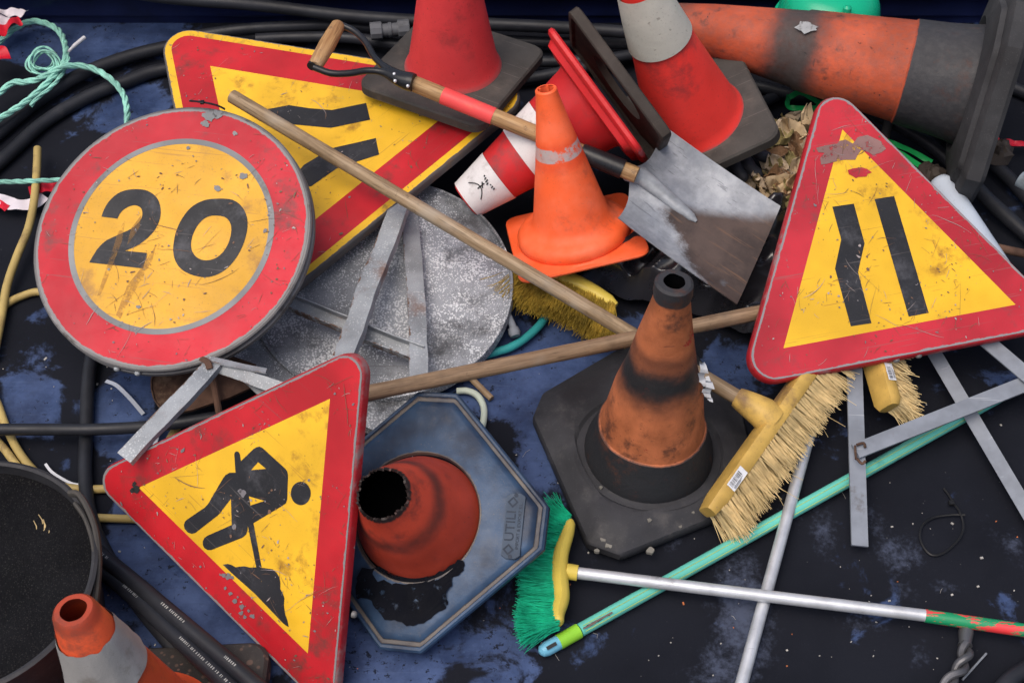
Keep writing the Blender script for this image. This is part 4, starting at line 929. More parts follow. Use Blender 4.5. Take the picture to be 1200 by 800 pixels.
T = thing('shovel', 'long D handled shovel with square steel blade, pink band round its wooden shaft', 'shovel', mat4(Rs, so_))
def bl_z(x, y, s_, t_):
    e = abs(t_*2-1)
    z = .034*max(0, e-.45)**2/.30+.020*(s_-.5)**2-.036
    z += .017*math.exp(-((y/(.024-.07*max(0, x)*1.0+.0001))**2))*min(1, max(0, (.16-x)/.03))   # stamped ridge behind the socket
    z += .028*math.exp(-(x/.02)**2)*math.exp(-(y/.04)**2)*0
    return z
b = MB(); na, nb_ = 34, 30; top = []; bot = []
loc4 = [Vector(Rs.T@np.array(c_-so_)) for c_ in (c00, c01, c11, c10)]
for i in range(na+1):
    s_ = i/na
    for j in range(nb_+1):
        t_ = j/nb_; a_ = loc4[0]*(1-t_)+loc4[1]*t_; c_ = loc4[3]*(1-t_)+loc4[2]*t_; q = a_*(1-s_)+c_*s_
        sh = (-.022+.022*abs(t_*2-1)**1.5)*max(0, 1-s_*4)*-1      # shoulders: the middle starts further back
        x = q.x-sh*(-1)*0+(.030*(1-min(1, abs(t_*2-1)*1.6)))*-max(0, 1-s_*5)*.0; y = q.y
        if s_ < .12: x += (-.026*math.exp(-((t_-.5)/.16)**2))*(1-s_/.12)
        z = bl_z(x, y, s_, t_)+q.z
        top.append((x, y, z)); bot.append((x, y, z-.0028))
w_ = nb_+1; o0 = len(top); fs = [(i*w_+j, (i+1)*w_+j, (i+1)*w_+j+1, i*w_+j+1) for i in range(na) for j in range(nb_)]
fs2 = [tuple(o0+k for k in f[::-1]) for f in fs]; rim = [(i, 0) for i in range(na)]+[(na, j) for j in range(nb_)]+[(i, nb_) for i in range(na, 0, -1)]+[(0, j) for j in range(nb_, 0, -1)]
idx = [i*w_+j for i, j in rim]; sidef = [(idx[k], idx[(k+1) % len(idx)], o0+idx[(k+1) % len(idx)], o0+idx[k]) for k in range(len(idx))]
b.add(top+bot, fs+fs2+sidef); b.build('blade', m_blade, T, ang=50)
inv = T.matrix_world.inverted()
W = lambda *a_: inv@P(*a_)
sh0 = P(480, 96, .375); sh1 = P(741, 203, .283)
b = MB(); e_ = W(757, 212, .333)
dS = (sh1-sh0).normalized(); tS = [inv@(sh1-dS*x_) for x_ in (.125, .12, .06, .022)]; b = MB(); b.tube(tS, [.0205, .0215, .022, .0222], 20, cap=False); b.build('strap_tube', m_blackpaint, T)
b = MB(); b.tube([W(733, 203, .272), Vector((.0, 0, -.014)), Vector((.05, 0, -.020)), Vector((.11, 0, -.027)), Vector((.15, 0, -.031)), Vector((.165, 0, -.034))], [.019, .024, .020, .016, .0115, .004], 20, flat=.75); b.build('socket', shade('blade_ridge', (.30, .32, .345), .5, metal=.1, var=.3, vscale=20, dirt=(.10, .095, .09), damt=.5, dscale=24, bump=.2), T)
b = MB(); b.tube([inv@lerp(sh0, sh1, t) for t in np.linspace(0, 1.02, 20)], .0190, 18); b.build('shaft', grain('wood_shaft', inv.to_3x3()@(sh1-sh0), (.24, .13, .055), (.46, .29, .135)), T)
b = MB(); d = (sh1-sh0).normalized(); q0, q1 = P(517, 110, .378), P(576, 134, .367)
q0 = sh0+d*((q0-sh0).dot(d)); q1 = sh0+d*((q1-sh0).dot(d)); b.tube([inv@lerp(q0, q1, t) for t in np.linspace(0, 1, 8)], .0203, 18, cap=False); b.build('pink_band', m_pink, T)
b = MB(); zz = .388
pts = crom([W(484, 97, .385), W(468, 91, .387), W(452, 80, .39), W(438, 66, .392), W(428, 49, .395), (W(414, 36, .40)), W(396, 28, .405)], 6); n = len(pts)
b.tube(pts, [.0215]*2+[.0215-.0135*min(1, i/12) for i in range(n-2)], 14)
pts = crom([W(484, 97, .385), W(468, 93, .387), W(450, 85, .389), W(430, 83, .391), (W(410, 86, .393)), W(388, 86, .396), W(368, 79, .40)], 6)
b.tube(pts, [.0212]*2+[.0212-.0132*min(1, i/12) for i in range(n-2)], 14); b.build('yoke', m_blackpaint, T)
g0, g1 = W(397, 29, .405), W(369, 78, .40)
b = MB(); b.tube([lerp(g0, g1, t) for t in (0, .03, .2, .5, .8, .97, 1)], [.014, .017, .0185, .020, .0185, .017, .014], 18); b.build('grip', grain('wood_grip_grain', g1-g0, (.26, .13, .05), (.50, .30, .13)), T)
b = MB(); b.tube([W(366, 77, .40)+(g1-g0).normalized()*.004, W(366, 77, .40)-(g1-g0).normalized()*.004], .012, 14)
b.build('grip_cap', m_blackpaint, T)
for (u, v) in ((478, 101), (463, 95), (462, 87)):
    bolt(T, *(W(u, v, .40)), inv.to_3x3()@Vector((0, -.5, .8)), .004, m_alu, 'rivet')

# grey steel stand
def flat_bar(path, w_, th, up=(0, 0, 1), L=0):
    h = w_/2
    prof = [(-h, 0), (h, 0), (h, -th), (-h, -th)] if not L else [(-h, 0), (h, 0), (h, -L), (h-th, -L), (h-th, -th), (-h, -th)]
    return prof
T0 = P(1007, 640, .02)
T = thing('sign_stand', 'folding grey steel frame of flat bars sticking out below the right hand sign', 'sign stand', Matrix.Translation(T0))
def bar(name, a_, b_, w_, th, L=0, up=(0, 0, 1), mat=None, par=T, o0=T0):
    b = MB(); b.sweep([a_, b_], flat_bar(None, w_, th, L=L), up); return loc_build(b, name, mat or m_steel, par, o0, smooth=False)
bar('bar', P(1001, 415, .125), P(1008, 639, .035), .034, .006, up=(.1, .1, 1))
bar('bar', P(1003, 528, .088), P(1240, 434, .10), .034, .006, up=(0, -.2, 1))
bar('bar', P(1090, 405, .072), P(1212, 612, .03), .030, .004, L=.024, up=(-.3, -.35, .9))
bar('bar', P(1148, 392, .125), P(1240, 470, .105), .034, .004, L=.022, up=(.1, -.5, .9))
b = MB(); b.tube(crom([P(1004, 521, .096), P(1012, 519, .096), P(1014, 524, .096)], 3), .003, 6); b.tube(crom([P(1004, 537, .094), P(1010, 543, .094), P(1014, 540, .094)], 3), .003, 6)
b.tube([P(1002, 522, .095), P(1003, 538, .093)], .0026, 6); loc_build(b, 'weld', m_rust, T, T0)

# grey round sign lying face down, with its bent brackets
cD = at(448, 347, .10)
ps = Pose(frame_from_z((.03, -.02, 1.0), 0), cD)
Rr = .30
def fitpose():
    pts = [(517, 213), (557, 244), (584, 288), (595, 340), (587, 382), (574, 416), (554, 446)]
    best = None
    for dx in np.linspace(-60, 40, 26):
        for dy in np.linspace(-40, 40, 21):
            for ti in (0, .05, .1, .15):
                for az in range(0, 360, 45):
                    p_ = at(448+dx, 347+dy, .085); nrm = (ti*math.cos(math.radians(az)), ti*math.sin(math.radians(az)), 1)
                    q = Pose(frame_from_z(nrm), p_); e = sum((math.hypot(*q.local(u, v))-Rr)**2 for u, v in pts)+.0002*ti
                    if best is None or e < best[0]: best = (e, q)
                    if ti == 0: break
    return best[1]
ps = fitpose()
T = thing('speed_limit_sign', 'round grey sign lying face down, its speckled zinc back showing in the middle', 'road sign', ps.m)
b = MB(); b.lathe([(0, 0), (.292, 0), (.295, .008), (.300, .008), (.302, .0), (.302, -.02), (.298, -.022), (0, -.022)], 120); b.build('panel', m_galv, T)
inv = T.matrix_world.inverted(); Wd = lambda u, v, z: inv@P(u, v, z)
def channel(T, inv, pts, w_, L_, th=.003, up=(0, -.25, 1), two=False, mat=None, name='bracket', sub=5, rise=None):
    path = [inv@p for p in (crom([P(*p) for p in pts], sub) if len(pts) > 2 else [lerp(P(*pts[0]), P(*pts[1]), t) for t in np.linspace(0, 1, 8)])]
    h = w_/2; u_ = inv.to_3x3()@Vector(up)
    if two: prof = [(-h, 0), (-h+th, 0), (-h+th, -L_+th), (h-th, -L_+th), (h-th, 0), (h, 0), (h, -L_), (-h, -L_)]
    else: prof = [(-h, 0), (h, 0), (h, -L_), (h-th, -L_), (h-th, -th), (-h, -th)]
    b = MB(); rs2 = []
    for p, (t, a, bb) in zip(path, frames(path, u_)):
        k = 1+.10*noise.noise(p*23)
        rs2.append([p+bb*(-q[0]*k)+a*q[1]*k for q in prof])
    b.rings(rs2); m_ = len(prof)
    for k in range(len(b.v)): b.e[k] = 1.0 if (k % m_) in ((0, 1, 5, 6, 7) if two else (2, 3, 0)) else 0.0
    return b.build(name, mat or m_galv_bar, T, smooth=False)
channel(T, inv, [(340, 352, .145), (400, 376, .135), (450, 397, .13), (493, 413, .125)], .036, .022, two=True)
channel(T, inv, [(478, 230, .128), (484, 300, .125), (489, 370, .124), (491, 445, .122)], .040, .018, up=(.2, -.3, 1))
channel(T, inv, [(470, 232, .185), (462, 255, .182), (447, 295, .178), (430, 335, .176), (420, 368, .175), (408, 400, .185), (392, 440, .2)], .045, .022, up=(-.15, -.3, 1))
# grey triangular sign back under it
tp = [(262, 428), (330, 330), (500, 205), (520, 250), (440, 500), (425, 520)]
p_ = at(380, 400, .05); ps = Pose(frame_from_z((0.05, -.1, 1)), p_)
T = thing('warning_sign', 'grey zinc back of a triangular sign underneath the upturned round sign', 'road sign', ps.m)
pl = [ps.local(u, v) for u, v in [(255, 424), (520, 205), (470, 520)]]
if sum(pl[i-1][0]*pl[i][1]-pl[i][0]*pl[i-1][1] for i in range(3)) < 0: pl = pl[::-1]
rp = rounded(pl, .03); b = MB(); b.rings([lift(rp, -.02), lift(rp, .006)]); b.build('panel', m_galv, T)
# bent galvanised stand leg
T0 = P(243, 430, .3)
T = thing('sign_stand', 'bent zinc sign leg with a rusty fold, resting on the corner of the worker sign', 'sign stand', Matrix.Translation(T0)); inv = T.matrix_world.inverted()
T.location = T0; inv = Matrix.Translation(-T0)
channel(T, inv, [(250, 424, .26), (225, 452, .258), (195, 483, .25), (168, 511, .238), (145, 536, .225)], .036, .016, up=(-.25, -.45, .9), name='leg')
channel(T, inv, [(243, 424, .25), (275, 436, .25), (305, 447, .245), (345, 459, .24)], .026, .016, up=(.1, -.6, .8), name='leg')
channel(T, inv, [(246, 420, .262), (285, 429, .258), (312, 434, .25)], .018, .010, up=(.1, .3, .9), name='leg')
channel(T, inv, [(290, 443, .225), (310, 460, .22), (335, 470, .215)], .022, .006, up=(.1, -.1, .9), name='leg')
b = MB(); b.tube(crom([P(236, 420, .262), P(243, 424, .268), P(246, 432, .262)], 4), .007, 8, flat=.5); loc_build(b, 'rusty_fold', m_rust, T, T0)
# strip of zinc behind the round sign edge
b = MB(); o = None
# rusty plate
pr = [(183, 432), (177, 445), (177, 456), (180, 468), (186, 477), (195, 483), (206, 485), (225, 481), (246, 474), (270, 466), (300, 452), (300, 428), (250, 410), (200, 418)]
ps = Pose(frame_from_z((0, -.15, 1)), at(235, 450, .09)); pl = [ps.local(u, v) for u, v in pr]
if sum(pl[i-1][0]*pl[i][1]-pl[i][0]*pl[i-1][1] for i in range(len(pl))) < 0: pl = pl[::-1]
cx = sum(p[0] for p in pl)/len(pl); cy = sum(p[1] for p in pl)/len(pl)
T = thing('rusty_plate', 'rusty brown steel plate with a turned-up rim under the round 20 sign', 'metal plate', ps.m)
sc = lambda k, z: [(cx+(p[0]-cx)*k, cy+(p[1]-cy)*k, z) for p in pl]
b = MB(); b.rings([sc(1, -.004), sc(1.005, .004), sc(.975, .004), sc(.95, -.001), sc(.5, -.003), sc(.05, -.003)]); b.build('plate', m_rust, T)
inv = T.matrix_world.inverted(); b = MB(); b.tube([inv@P(248, 436, .11), inv@P(258, 490, .10)], .0075, 10); b.build('rod', m_rust, T)

# ------------------------------------------------------------------ hoses, ropes, tapes
gh = 'black hoses in the truck bed'
def hose(label, pts, r, mat=m_hose, cat='hose', name='hose', group=None): return rodlike(name, label, cat, pts, r, mat, group, n=14, sm_=8)
hose('upper of two black hoses curving below the teal rope into the big sign', [(-60, 205, .02), (0, 155, .02), (40, 122, .025), (90, 90, .03), (140, 70, .03), (184, 58, .03), (260, 44, .03), (340, 42, .03), (420, 44, .03)], .0185, group=gh)
hose('lower of two black hoses curving below the teal rope into the big sign', [(-60, 238, .02), (0, 190, .02), (50, 145, .02), (100, 115, .02), (150, 95, .02), (190, 82, .02), (260, 75, .02), (360, 72, .02)], .0180, group=gh)
hose('topmost black hose running along the blue truck wall', [(120, -14, .17), (200, -2, .15), (300, 6, .13), (400, 18, .11), (480, 24, .10), (560, 28, .10), (650, 32, .10), (740, 38, .10), (850, 44, .1), (960, 50, .1)], .0175, group=gh)
hose('thin black hose passing behind the grey pipe coupling', [(230, 42, .05), (280, 35, .06), (340, 31, .06), (400, 30, .06), (480, 38, .05), (560, 46, .04), (650, 50, .04), (740, 52, .04), (830, 60, .04)], .0155, group=gh)
hose('black hose passing just above the top edge of the large sign', [(300, 46, .045), (340, 44, .045), (400, 44, .05), (450, 50, .05), (520, 62, .04), (620, 72, .04), (700, 70, .05), (745, 64, .05), (800, 60, .05)], .0155, group=gh)
hose('black hose dropping behind the red flanged cone', [(560, 95, .03), (620, 92, .03), (690, 78, .04), (750, 66, .03), (850, 80, .02)], .016, group=gh)
hose('black hose in the dark gap under the big lying cone', [(840, 110, .02), (880, 102, .03), (930, 112, .03), (990, 118, .05), (1040, 140, .06), (1085, 165, .06), (1120, 195, .05), (1160, 236, .04), (1220, 290, .03)], .0185, group=gh)
hose('black hose emerging below the old cone base at the right edge', [(1060, 120, .03), (1110, 150, .03), (1150, 180, .03), (1185, 212, .03), (1230, 262, .03)], .0175, group=gh)
hose('short black hose at the top right corner beside the cone base', [(1140, 80, .02), (1180, 100, .02), (1240, 125, .02)], .0175, group=gh)
hose('black hose curving behind the glove and leaves', [(820, 125, .02), (870, 130, .02), (930, 105, .02), (1000, 90, .02), (1060, 95, .02)], .0165, group=gh)
hose('black hose coming down from the round 20 sign past the yellow hose', [(112, 395, .02), (104, 440, .02), (101, 500, .018), (100, 560, .018), (107, 608, .018), (128, 655, .018), (160, 705, .018), (192, 745, .018), (230, 790, .018)], .0150, group=gh)
hose('black hose running level from the left edge under the zinc leg', [(-30, 503, .05), (50, 503, .05), (110, 503, .052), (180, 499, .052), (250, 489, .05), (320, 478, .05), (380, 460, .05)], .0130, group=gh)
def printed_hose(label, pts, r, marks):
    path = crom([P(*p) for p in pts], 8); T = thing('hose', label, 'hose', Matrix.Translation(path[0]), gh)
    b = MB(); b.tube(path, r, 14); loc_build(b, 'tube', m_hose, T, path[0])
    b = MB(); fr = frames(path); acc = 0; rnd_ = random.Random(int(r*1e5))
    for i in range(len(path)-1):
        s_ = i/len(path)
        if not any(a_ < s_ < c_ for a_, c_ in marks): continue
        p, q = path[i], path[i+1]; d = (q-p); L_ = d.length; d.normalize(); view = (Vector(CAM)-p).normalized(); n_ = (view-d*view.dot(d)).normalized(); n_ = (n_+Vector((.25, .25, .25))*.6); n_ = (n_-d*n_.dot(d)).normalized(); sd_ = n_.cross(d)
        x = 0
        while x < L_-.004:
            w_ = rnd_.uniform(.0012, .0028); c_ = p+d*(x+w_/2)+n_*(r+.0004)
            b.add([c_+d*w_/2+sd_*.0026, c_-d*w_/2+sd_*.0026, c_-d*w_/2-sd_*.0026, c_+d*w_/2-sd_*.0026], [(0, 1, 2, 3)]); x += w_+rnd_.uniform(.0015, .004)
    b.keep = True
    tag(loc_build(b, 'printing', shade('hose_print', (.38, .38, .36), .7, damt=0, bump=0), T, path[0], smooth=False), kind='stuff')
printed_hose('upper of two white printed black hoses beside the worker sign', [(100, 632, .035), (118, 650, .04), (150, 676, .055), (220, 735, .085), (280, 786, .09), (340, 838, .09)], .0168, [(.12, .28), (.5, .58), (.72, .78)])
printed_hose('lower of two white printed black hoses, nearer the bottom left cone', [(100, 655, .02), (125, 672, .028), (165, 706, .055), (220, 758, .08), (265, 800, .085), (300, 835, .085)], .0166, [(.3, .38), (.55, .95)])
hose('stiff yellow hose standing along the left edge with its cut end up', [(44, 174, .05), (43, 200, .05), (40, 235, .05), (33, 268, .045), (20, 300, .04), (8, 335, .03), (2, 370, .02), (-8, 420, .02)], .0100, m_hose_y)
hose('yellow hose end curving out from behind the round sign', [(80, 350, .012), (48, 342, .012), (28, 346, .012), (8, 356, .012), (-20, 378, .012)], .0092, m_hose_y)
hose('yellow hose looping round the black bucket rim', [(-20, 440, .011), (-4, 470, .011), (8, 502, .011), (24, 532, .011), (45, 556, .011), (70, 569, .011), (102, 573, .011), (140, 572, .011)], .0092, m_hose_y)
hose('second yellow hose strand beside the bucket, ending under the worker sign', [(-22, 500, .011), (0, 520, .011), (22, 548, .011), (48, 580, .011), (80, 600, .011), (110, 606, .011), (160, 608, .011)], .0088, m_hose_y)
hose('scrap of yellow hose between the level black hose and the worker sign', [(208, 500, .011), (200, 513, .011), (190, 535, .011)], .0092, m_hose_y)
hose('teal hose curving out under the olive broom', [(540, 425, .02), (575, 414, .02), (600, 406, .02), (622, 391, .02), (638, 373, .02), (646, 350, .02)], .0098, m_teal)
m_wg = shade('white_green_hose', (.45, .50, .42), .5, var=.2, dirt=(.10, .32, .16), damt=.6, dscale=22, bump=.2)
hose('white and green hose end beside the blue cone base corner', [(535, 458, .012), (548, 458, .012), (560, 464, .012), (567, 478, .012), (566, 496, .012), (560, 510, .012)], .0075, m_wg)
rodlike('stick', 'short brown stick between the grey disc and the floor', 'stick', [(545, 436, .02), (576, 467, .01)], .0075, m_wood, n=8)
# rope
rnd = random.Random(12)
def rope(b, pts, r, tw=60, strands=3):
    path = crom([P(*p) for p in pts], 10); fr = frames(path); acc = 0
    for s_ in range(strands):
        acc = 0; out = []
        for i, (p, (t, a, c_)) in enumerate(zip(path, fr)):
            if i: acc += (path[i]-path[i-1]).length
            th = acc*tw+s_*2*PI/strands; rad = r*.52*(1+.3*noise.noise(Vector((acc*14, s_, 1))))
            out.append(p+a*math.cos(th)*rad+c_*math.sin(th)*rad)
        b.tube(out, r*.52, 6)
T0 = P(60, 80, .05); T = thing('rope', 'tangled pale teal rope with a small coil, over the black hoses', 'rope', Matrix.Translation(T0))
for pts, r in (([(-12, 58, .03), (0, 49, .03), (14, 36, .035), (30, 27, .04), (42, 25, .04), (58, 29, .045), (70, 38, .05), (76, 52, .055), (77, 66, .065), (73, 78, .07), (62, 90, .07), (46, 106, .065), (28, 121, .06), (8, 134, .06), (-14, 148, .06)], .0085),
               ([(-12, 118, .05), (3, 106, .055), (15, 97, .06), (30, 96, .065), (44, 93, .07), (58, 86, .075), (72, 79, .085), (88, 77, .075), (104, 79, .07), (120, 86, .07), (134, 97, .065), (145, 112, .065), (149, 130, .065), (149, 148, .07)], .0085),
               ([(76, 62, .06), (80, 70, .07), (72, 88, .065), (60, 102, .065), (44, 115, .065), (36, 124, .06)], .0055),
               ([(-20, 213, .04), (10, 213, .045), (40, 212, .063), (70, 211, .05), (95, 210, .04)], .0065)):
    b = MB(); rope(b, pts, r); loc_build(b, 'strand', m_rope, T, T0)
b = MB(); pts = []
for i in range(90):
    a = i*.45; k = 13+4*math.sin(i*.31); pts.append(P(51+k*1.15*math.cos(a)+2*math.sin(i*.7), 73+k*.95*math.sin(a)+2*math.cos(i*.9), .05+.012*math.sin(i*.8)+.0002*i))
b.tube(crom(pts, 4), .0026, 5)
pts = [P(51+(15+2*math.sin(i))*1.15*math.cos(i*.5), 74+13*math.sin(i*.5), .062+.006*math.cos(i)) for i in range(40)]; b.tube(crom(pts, 4), .0022, 5)
loc_build(b, 'coil', m_rope, T, T0)
b = MB(); b.tube(crom([P(79, 62, .06), P(87, 54, .06), P(93, 49, .06), P(99, 44, .06)], 4), [.004]*4+[.0055]*9, 8); loc_build(b, 'taped_end', m_white, T, T0)
# barrier tape
def ribbon(b, pts, w_, mi=0, up=None, crumple=.004, th=.0006, seedk=0):
    path = crom([P(*p) for p in pts], 8); rs2 = []
    for i, (p, (t, a, c_)) in enumerate(zip(path, frames(path, up))):
        off = a*crumple*noise.noise(Vector((i*.14, seedk, 0)))
        q0 = p+c_*w_/2+off+a*crumple*noise.noise(Vector((i*.16, seedk, 4))); qm = p+off-a*crumple*.8*noise.noise(Vector((i*.2, seedk, 8))); q1 = p-c_*w_/2+a*crumple*noise.noise(Vector((i*.17, seedk, 14)))
        rs2.append([q0, qm, q1, q1-a*th, qm-a*th, q0-a*th])
    b.rings(rs2, mi)
T0 = P(10, 30, .06); T = thing('barrier_tape', 'crumpled red and white plastic tape in the top left corner', 'barrier tape', Matrix.Translation(T0))
for j, (pts, w_, mt) in enumerate((([(-20, 14, .10), (0, 14, .10), (18, 14, .10), (31, 16, .10)], .028, m_tape_w), ([(-20, 45, .09), (-3, 36, .09), (10, 28, .095), (24, 23, .095)], .032, m_tape_r), ([(-20, 24, .09), (-4, 24, .09), (8, 26, .09)], .04, m_tape_w), ([(-20, 66, .08), (-8, 62, .085), (-2, 62, .085), (3, 72, .085)], .05, m_tape_r))):
    b = MB(); ribbon(b, pts, w_, crumple=.02, seedk=j); loc_build(b, 'strip', mt, T, T0)
T0 = P(40, 225, .03); T = thing('barrier_tape', 'strip of red and white plastic tape at the left edge, beside the round sign', 'barrier tape', Matrix.Translation(T0))
for j, (pts, w_, mt) in enumerate((([(-20, 236, .03), (0, 233, .034), (16, 240, .034), (38, 238, .033), (52, 228, .036)], .036, m_tape_w), ([(34, 224, .037), (50, 220, .037), (66, 218, .035), (84, 216, .033)], .032, m_tape_r), ([(-20, 238, .038), (-4, 238, .038), (8, 243, .038)], .02, m_tape_r))):
    b = MB(); ribbon(b, pts, w_, crumple=.012, seedk=j+9); loc_build(b, 'strip', mt, T, T0)
T0 = P(1175, 165, .03); b = MB(); ribbon(b, [(1160, 158, .05), (1172, 164, .05), (1186, 167, .045), (1200, 168, .04), (1220, 166, .04)], .016, crumple=.01, seedk=33); o = b.build('barrier_tape', m_tape_r, origin=T0); tag(o, 'scrap of red tape behind the big lying cone base', 'barrier tape')
# cable ties, straps, wire
m_tie = shade('tie_black', (.012, .012, .013), .4, damt=.1, bump=0); m_green = shade('green_strap', (.012, .33, .085), .35, var=.25, damt=.15, bump=.05)
T0 = P(236, 121, .44); T = thing('cable_tie', 'black cable tie on the top rim of the round 20 sign', 'cable tie', Matrix.Translation(T0))
b = MB(); ribbon(b, [(222, 118, .445), (232, 119, .443), (245, 121, .45), (256, 124, .445), (264, 128, .435)], .005, crumple=0, th=.0015); loc_build(b, 'strap', m_tie, T, T0)
b = MB(); b.box(P(237, 120, .448), (.004, 0, 0), (0, .005, 0), (0, 0, .003), bev=.001); loc_build(b, 'lock', m_tie, T, T0)
b = MB(); ribbon(b, [(124, 446, .015), (136, 451, .018), (148, 462, .018), (158, 473, .016), (168, 485, .008)], .009, crumple=0, th=.001); ribbon(b, [(186, 492, .02), (186, 503, .02), (183, 516, .012), (177, 528, .01)], .007, crumple=0, th=.001)
o = b.build('plastic_strip', shade('pale_strip', (.42, .46, .54), .5, damt=.2), origin=P(150, 460)); tag(o, 'thin pale plastic strip between the two rusty and zinc metals and the black hose', 'plastic strip')
b = MB(); ribbon(b, [(53, 543, .012), (60, 552, .016), (72, 560, .016), (84, 566, .014), (97, 568, .022)], .006, crumple=0, th=.001)
o = b.build('plastic_strip', m_white, origin=P(60, 550)); tag(o, 'thin pale plastic strip above the bucket rim', 'plastic strip')
T0 = P(1100, 620, .01); T = thing('cable_tie', 'thin black wire loop lying on the dark floor at the lower right', 'wire loop', Matrix.Translation(T0))
b = MB(); b.tube(crom([P(1131, 603, .012), P(1115, 603, .010), P(1095, 606, .008), P(1082, 614, .008), P(1078, 626, .007), P(1082, 640, .006), P(1092, 650, .006), P(1105, 648, .006), P(1118, 638, .006), P(1127, 626, .008), P(1129, 614, .011), P(1125, 600, .014), P(1118, 590, .01), P(1112, 580, .008), P(1106, 572, .006)], 6), .0023, 6); loc_build(b, 'strap', m_tie, T, T0)
b = MB(); b.box(P(1115, 589, .012), (.0055, 0, 0), (0, .005, 0), (0, 0, .004), bev=.001); loc_build(b, 'lock', m_tie, T, T0)
gs = 'green plastic straps'
for i, (lab, L_) in enumerate((('green strap loops under the big lying cone, above the leaves', [[(925, 112, .10), (923, 124, .10), (934, 127, .10), (950, 127, .10), (968, 127, .10)], [(925, 114, .105), (938, 108, .11), (950, 115, .11), (966, 124, .11)], [(966, 122, .09), (950, 130, .09), (942, 142, .08), (936, 150, .08)], [(968, 126, .09), (955, 140, .085), (948, 158, .08)], [(962, 118, .1), (975, 122, .11), (985, 130, .1)]]),
                                 ('green straps in the dark gap at the right hand sign edge', [[(1030, 160, .09), (1046, 168, .09), (1066, 176, .08), (1092, 190, .07)], [(1040, 175, .08), (1058, 181, .08), (1078, 194, .07), (1094, 196, .07)], [(1050, 184, .07), (1075, 200, .07), (1090, 198, .07)]]),
                                 ('single green strap end beside the bright red leaning cone', [[(730, 96, .10), (742, 106, .10), (757, 118, .10), (775, 130, .09)]]))):
    T0 = P(*L_[0][0]); T = thing('plastic_strap', lab, 'strap', Matrix.Translation(T0), gs)
    for j, pts in enumerate(L_):
        b = MB(); ribbon(b, pts, .014, crumple=.004, th=.001, seedk=i*7+j, up=(.3, -.5, .8)); loc_build(b, 'strip', m_green, T, T0)

# ------------------------------------------------------------------ bucket of cold asphalt
cB_ = P(-50, 673, .21)
m_tar = shade('asphalt_mix', (.0042, .0042, .0055), .85, var=.3, dirt=(.02, .02, .02), damt=.15, dscale=60, speck=((.06, .058, .055), 130, .09), bump=1.6, bscale=160, spec=.15)
T = thing('bucket', 'big black rubber bucket full of black asphalt grit, cut off by the left edge', 'bucket', Matrix.Translation((cB_.x, cB_.y, .21)))
R_b = .252
b = MB(); b.lathe([(0, -.205), (R_b*.86, -.205), (R_b*.9, -.19), (R_b*.97, -.03), (R_b*.985, -.008), (R_b+.004, -.004), (R_b+.006, .001), (R_b, .004), (R_b-.006, .001), (R_b-.008, -.03), (R_b*.86, -.15), (0, -.15)], 96, wob=.004, seed=3); b.build('pail', m_rub, T)
b = MB(); rs2 = []
for k in range(0, 22):
    r = (R_b-.008)*(1-k/22); rs2.append([(r*math.cos(a), r*math.sin(a), -.024+.010*noise.noise(Vector((r*math.cos(a)*9, r*math.sin(a)*9, 2)))+.0015*noise.noise(Vector((r*math.cos(a)*90, r*math.sin(a)*90, 2)))) for a in [2*PI*i/90 for i in range(90)]])
b.rings(rs2, cap0=False, cap1=True); b.build('asphalt_fill', m_tar, T)
inv = Matrix.Translation(-Vector((cB_.x, cB_.y, .21)))
b = MB(); b.tube([inv@p for p in crom([P(82, 578, .215), P(93, 580, .222), P(105, 600, .22), P(113, 625, .21), P(116, 655, .20), P(114, 690, .19), P(110, 716, .17)], 6)], .0062, 8, flat=1.4)
b.tube([inv@p for p in crom([P(88, 590, .216), P(99, 606, .216), P(107, 628, .21), P(111, 652, .205), P(112, 680, .195), P(107, 712, .18)], 6)], .0045, 8, flat=1.6); b.build('carry_strap', m_rub_dusty, T)
b = MB(); rs_ = random.Random(9)
for i in range(7):
    x, y = 52+rs_.gauss(0, 4), 626+rs_.gauss(0, 8); a = rs_.uniform(1.0, 2.0); b.tube([P(x, y, .182), P(x+9*math.cos(a), y-9*math.sin(a), .188), P(x+16*math.cos(a+.2), y-16*math.sin(a+.2), .184)], .0008, 4)
o = loc_build(b, 'straw', m_brist, T, (cB_.x, cB_.y, .21))
# ------------------------------------------------------------------ pipe coupling
T0 = P(457, 36, .10); m_fit = shade('pvc_grey', (.12, .125, .14), .6, var=.2, dirt=(.06, .06, .06), damt=.5, dscale=30, bump=.2)
T = thing('pipe_coupling', 'grey plastic pipe coupling lying above the shovel yoke', 'pipe coupling', Matrix.Translation(T0))
a_, c_ = P(434, 37, .10), P(480, 33, .10); d = (c_-a_); Lc = d.length; d.normalize()
def seg(t0, t1, r, n=20): 
    b = MB(); b.tube([a_+d*Lc*t0, a_+d*(Lc*t0+.002), a_+d*(Lc*t1-.002), a_+d*Lc*t1], [r*.93, r, r, r*.93], n); return b
for (t0, t1, r, nm, n) in ((0, .3, .024, 'nut', 10), (.28, .72, .0175, 'sleeve', 20), (.45, .55, .020, 'collar', 20), (.7, 1.0, .024, 'nut', 10)):
    loc_build(seg(t0, t1, r, n), nm, m_fit, T, T0, ang=25)
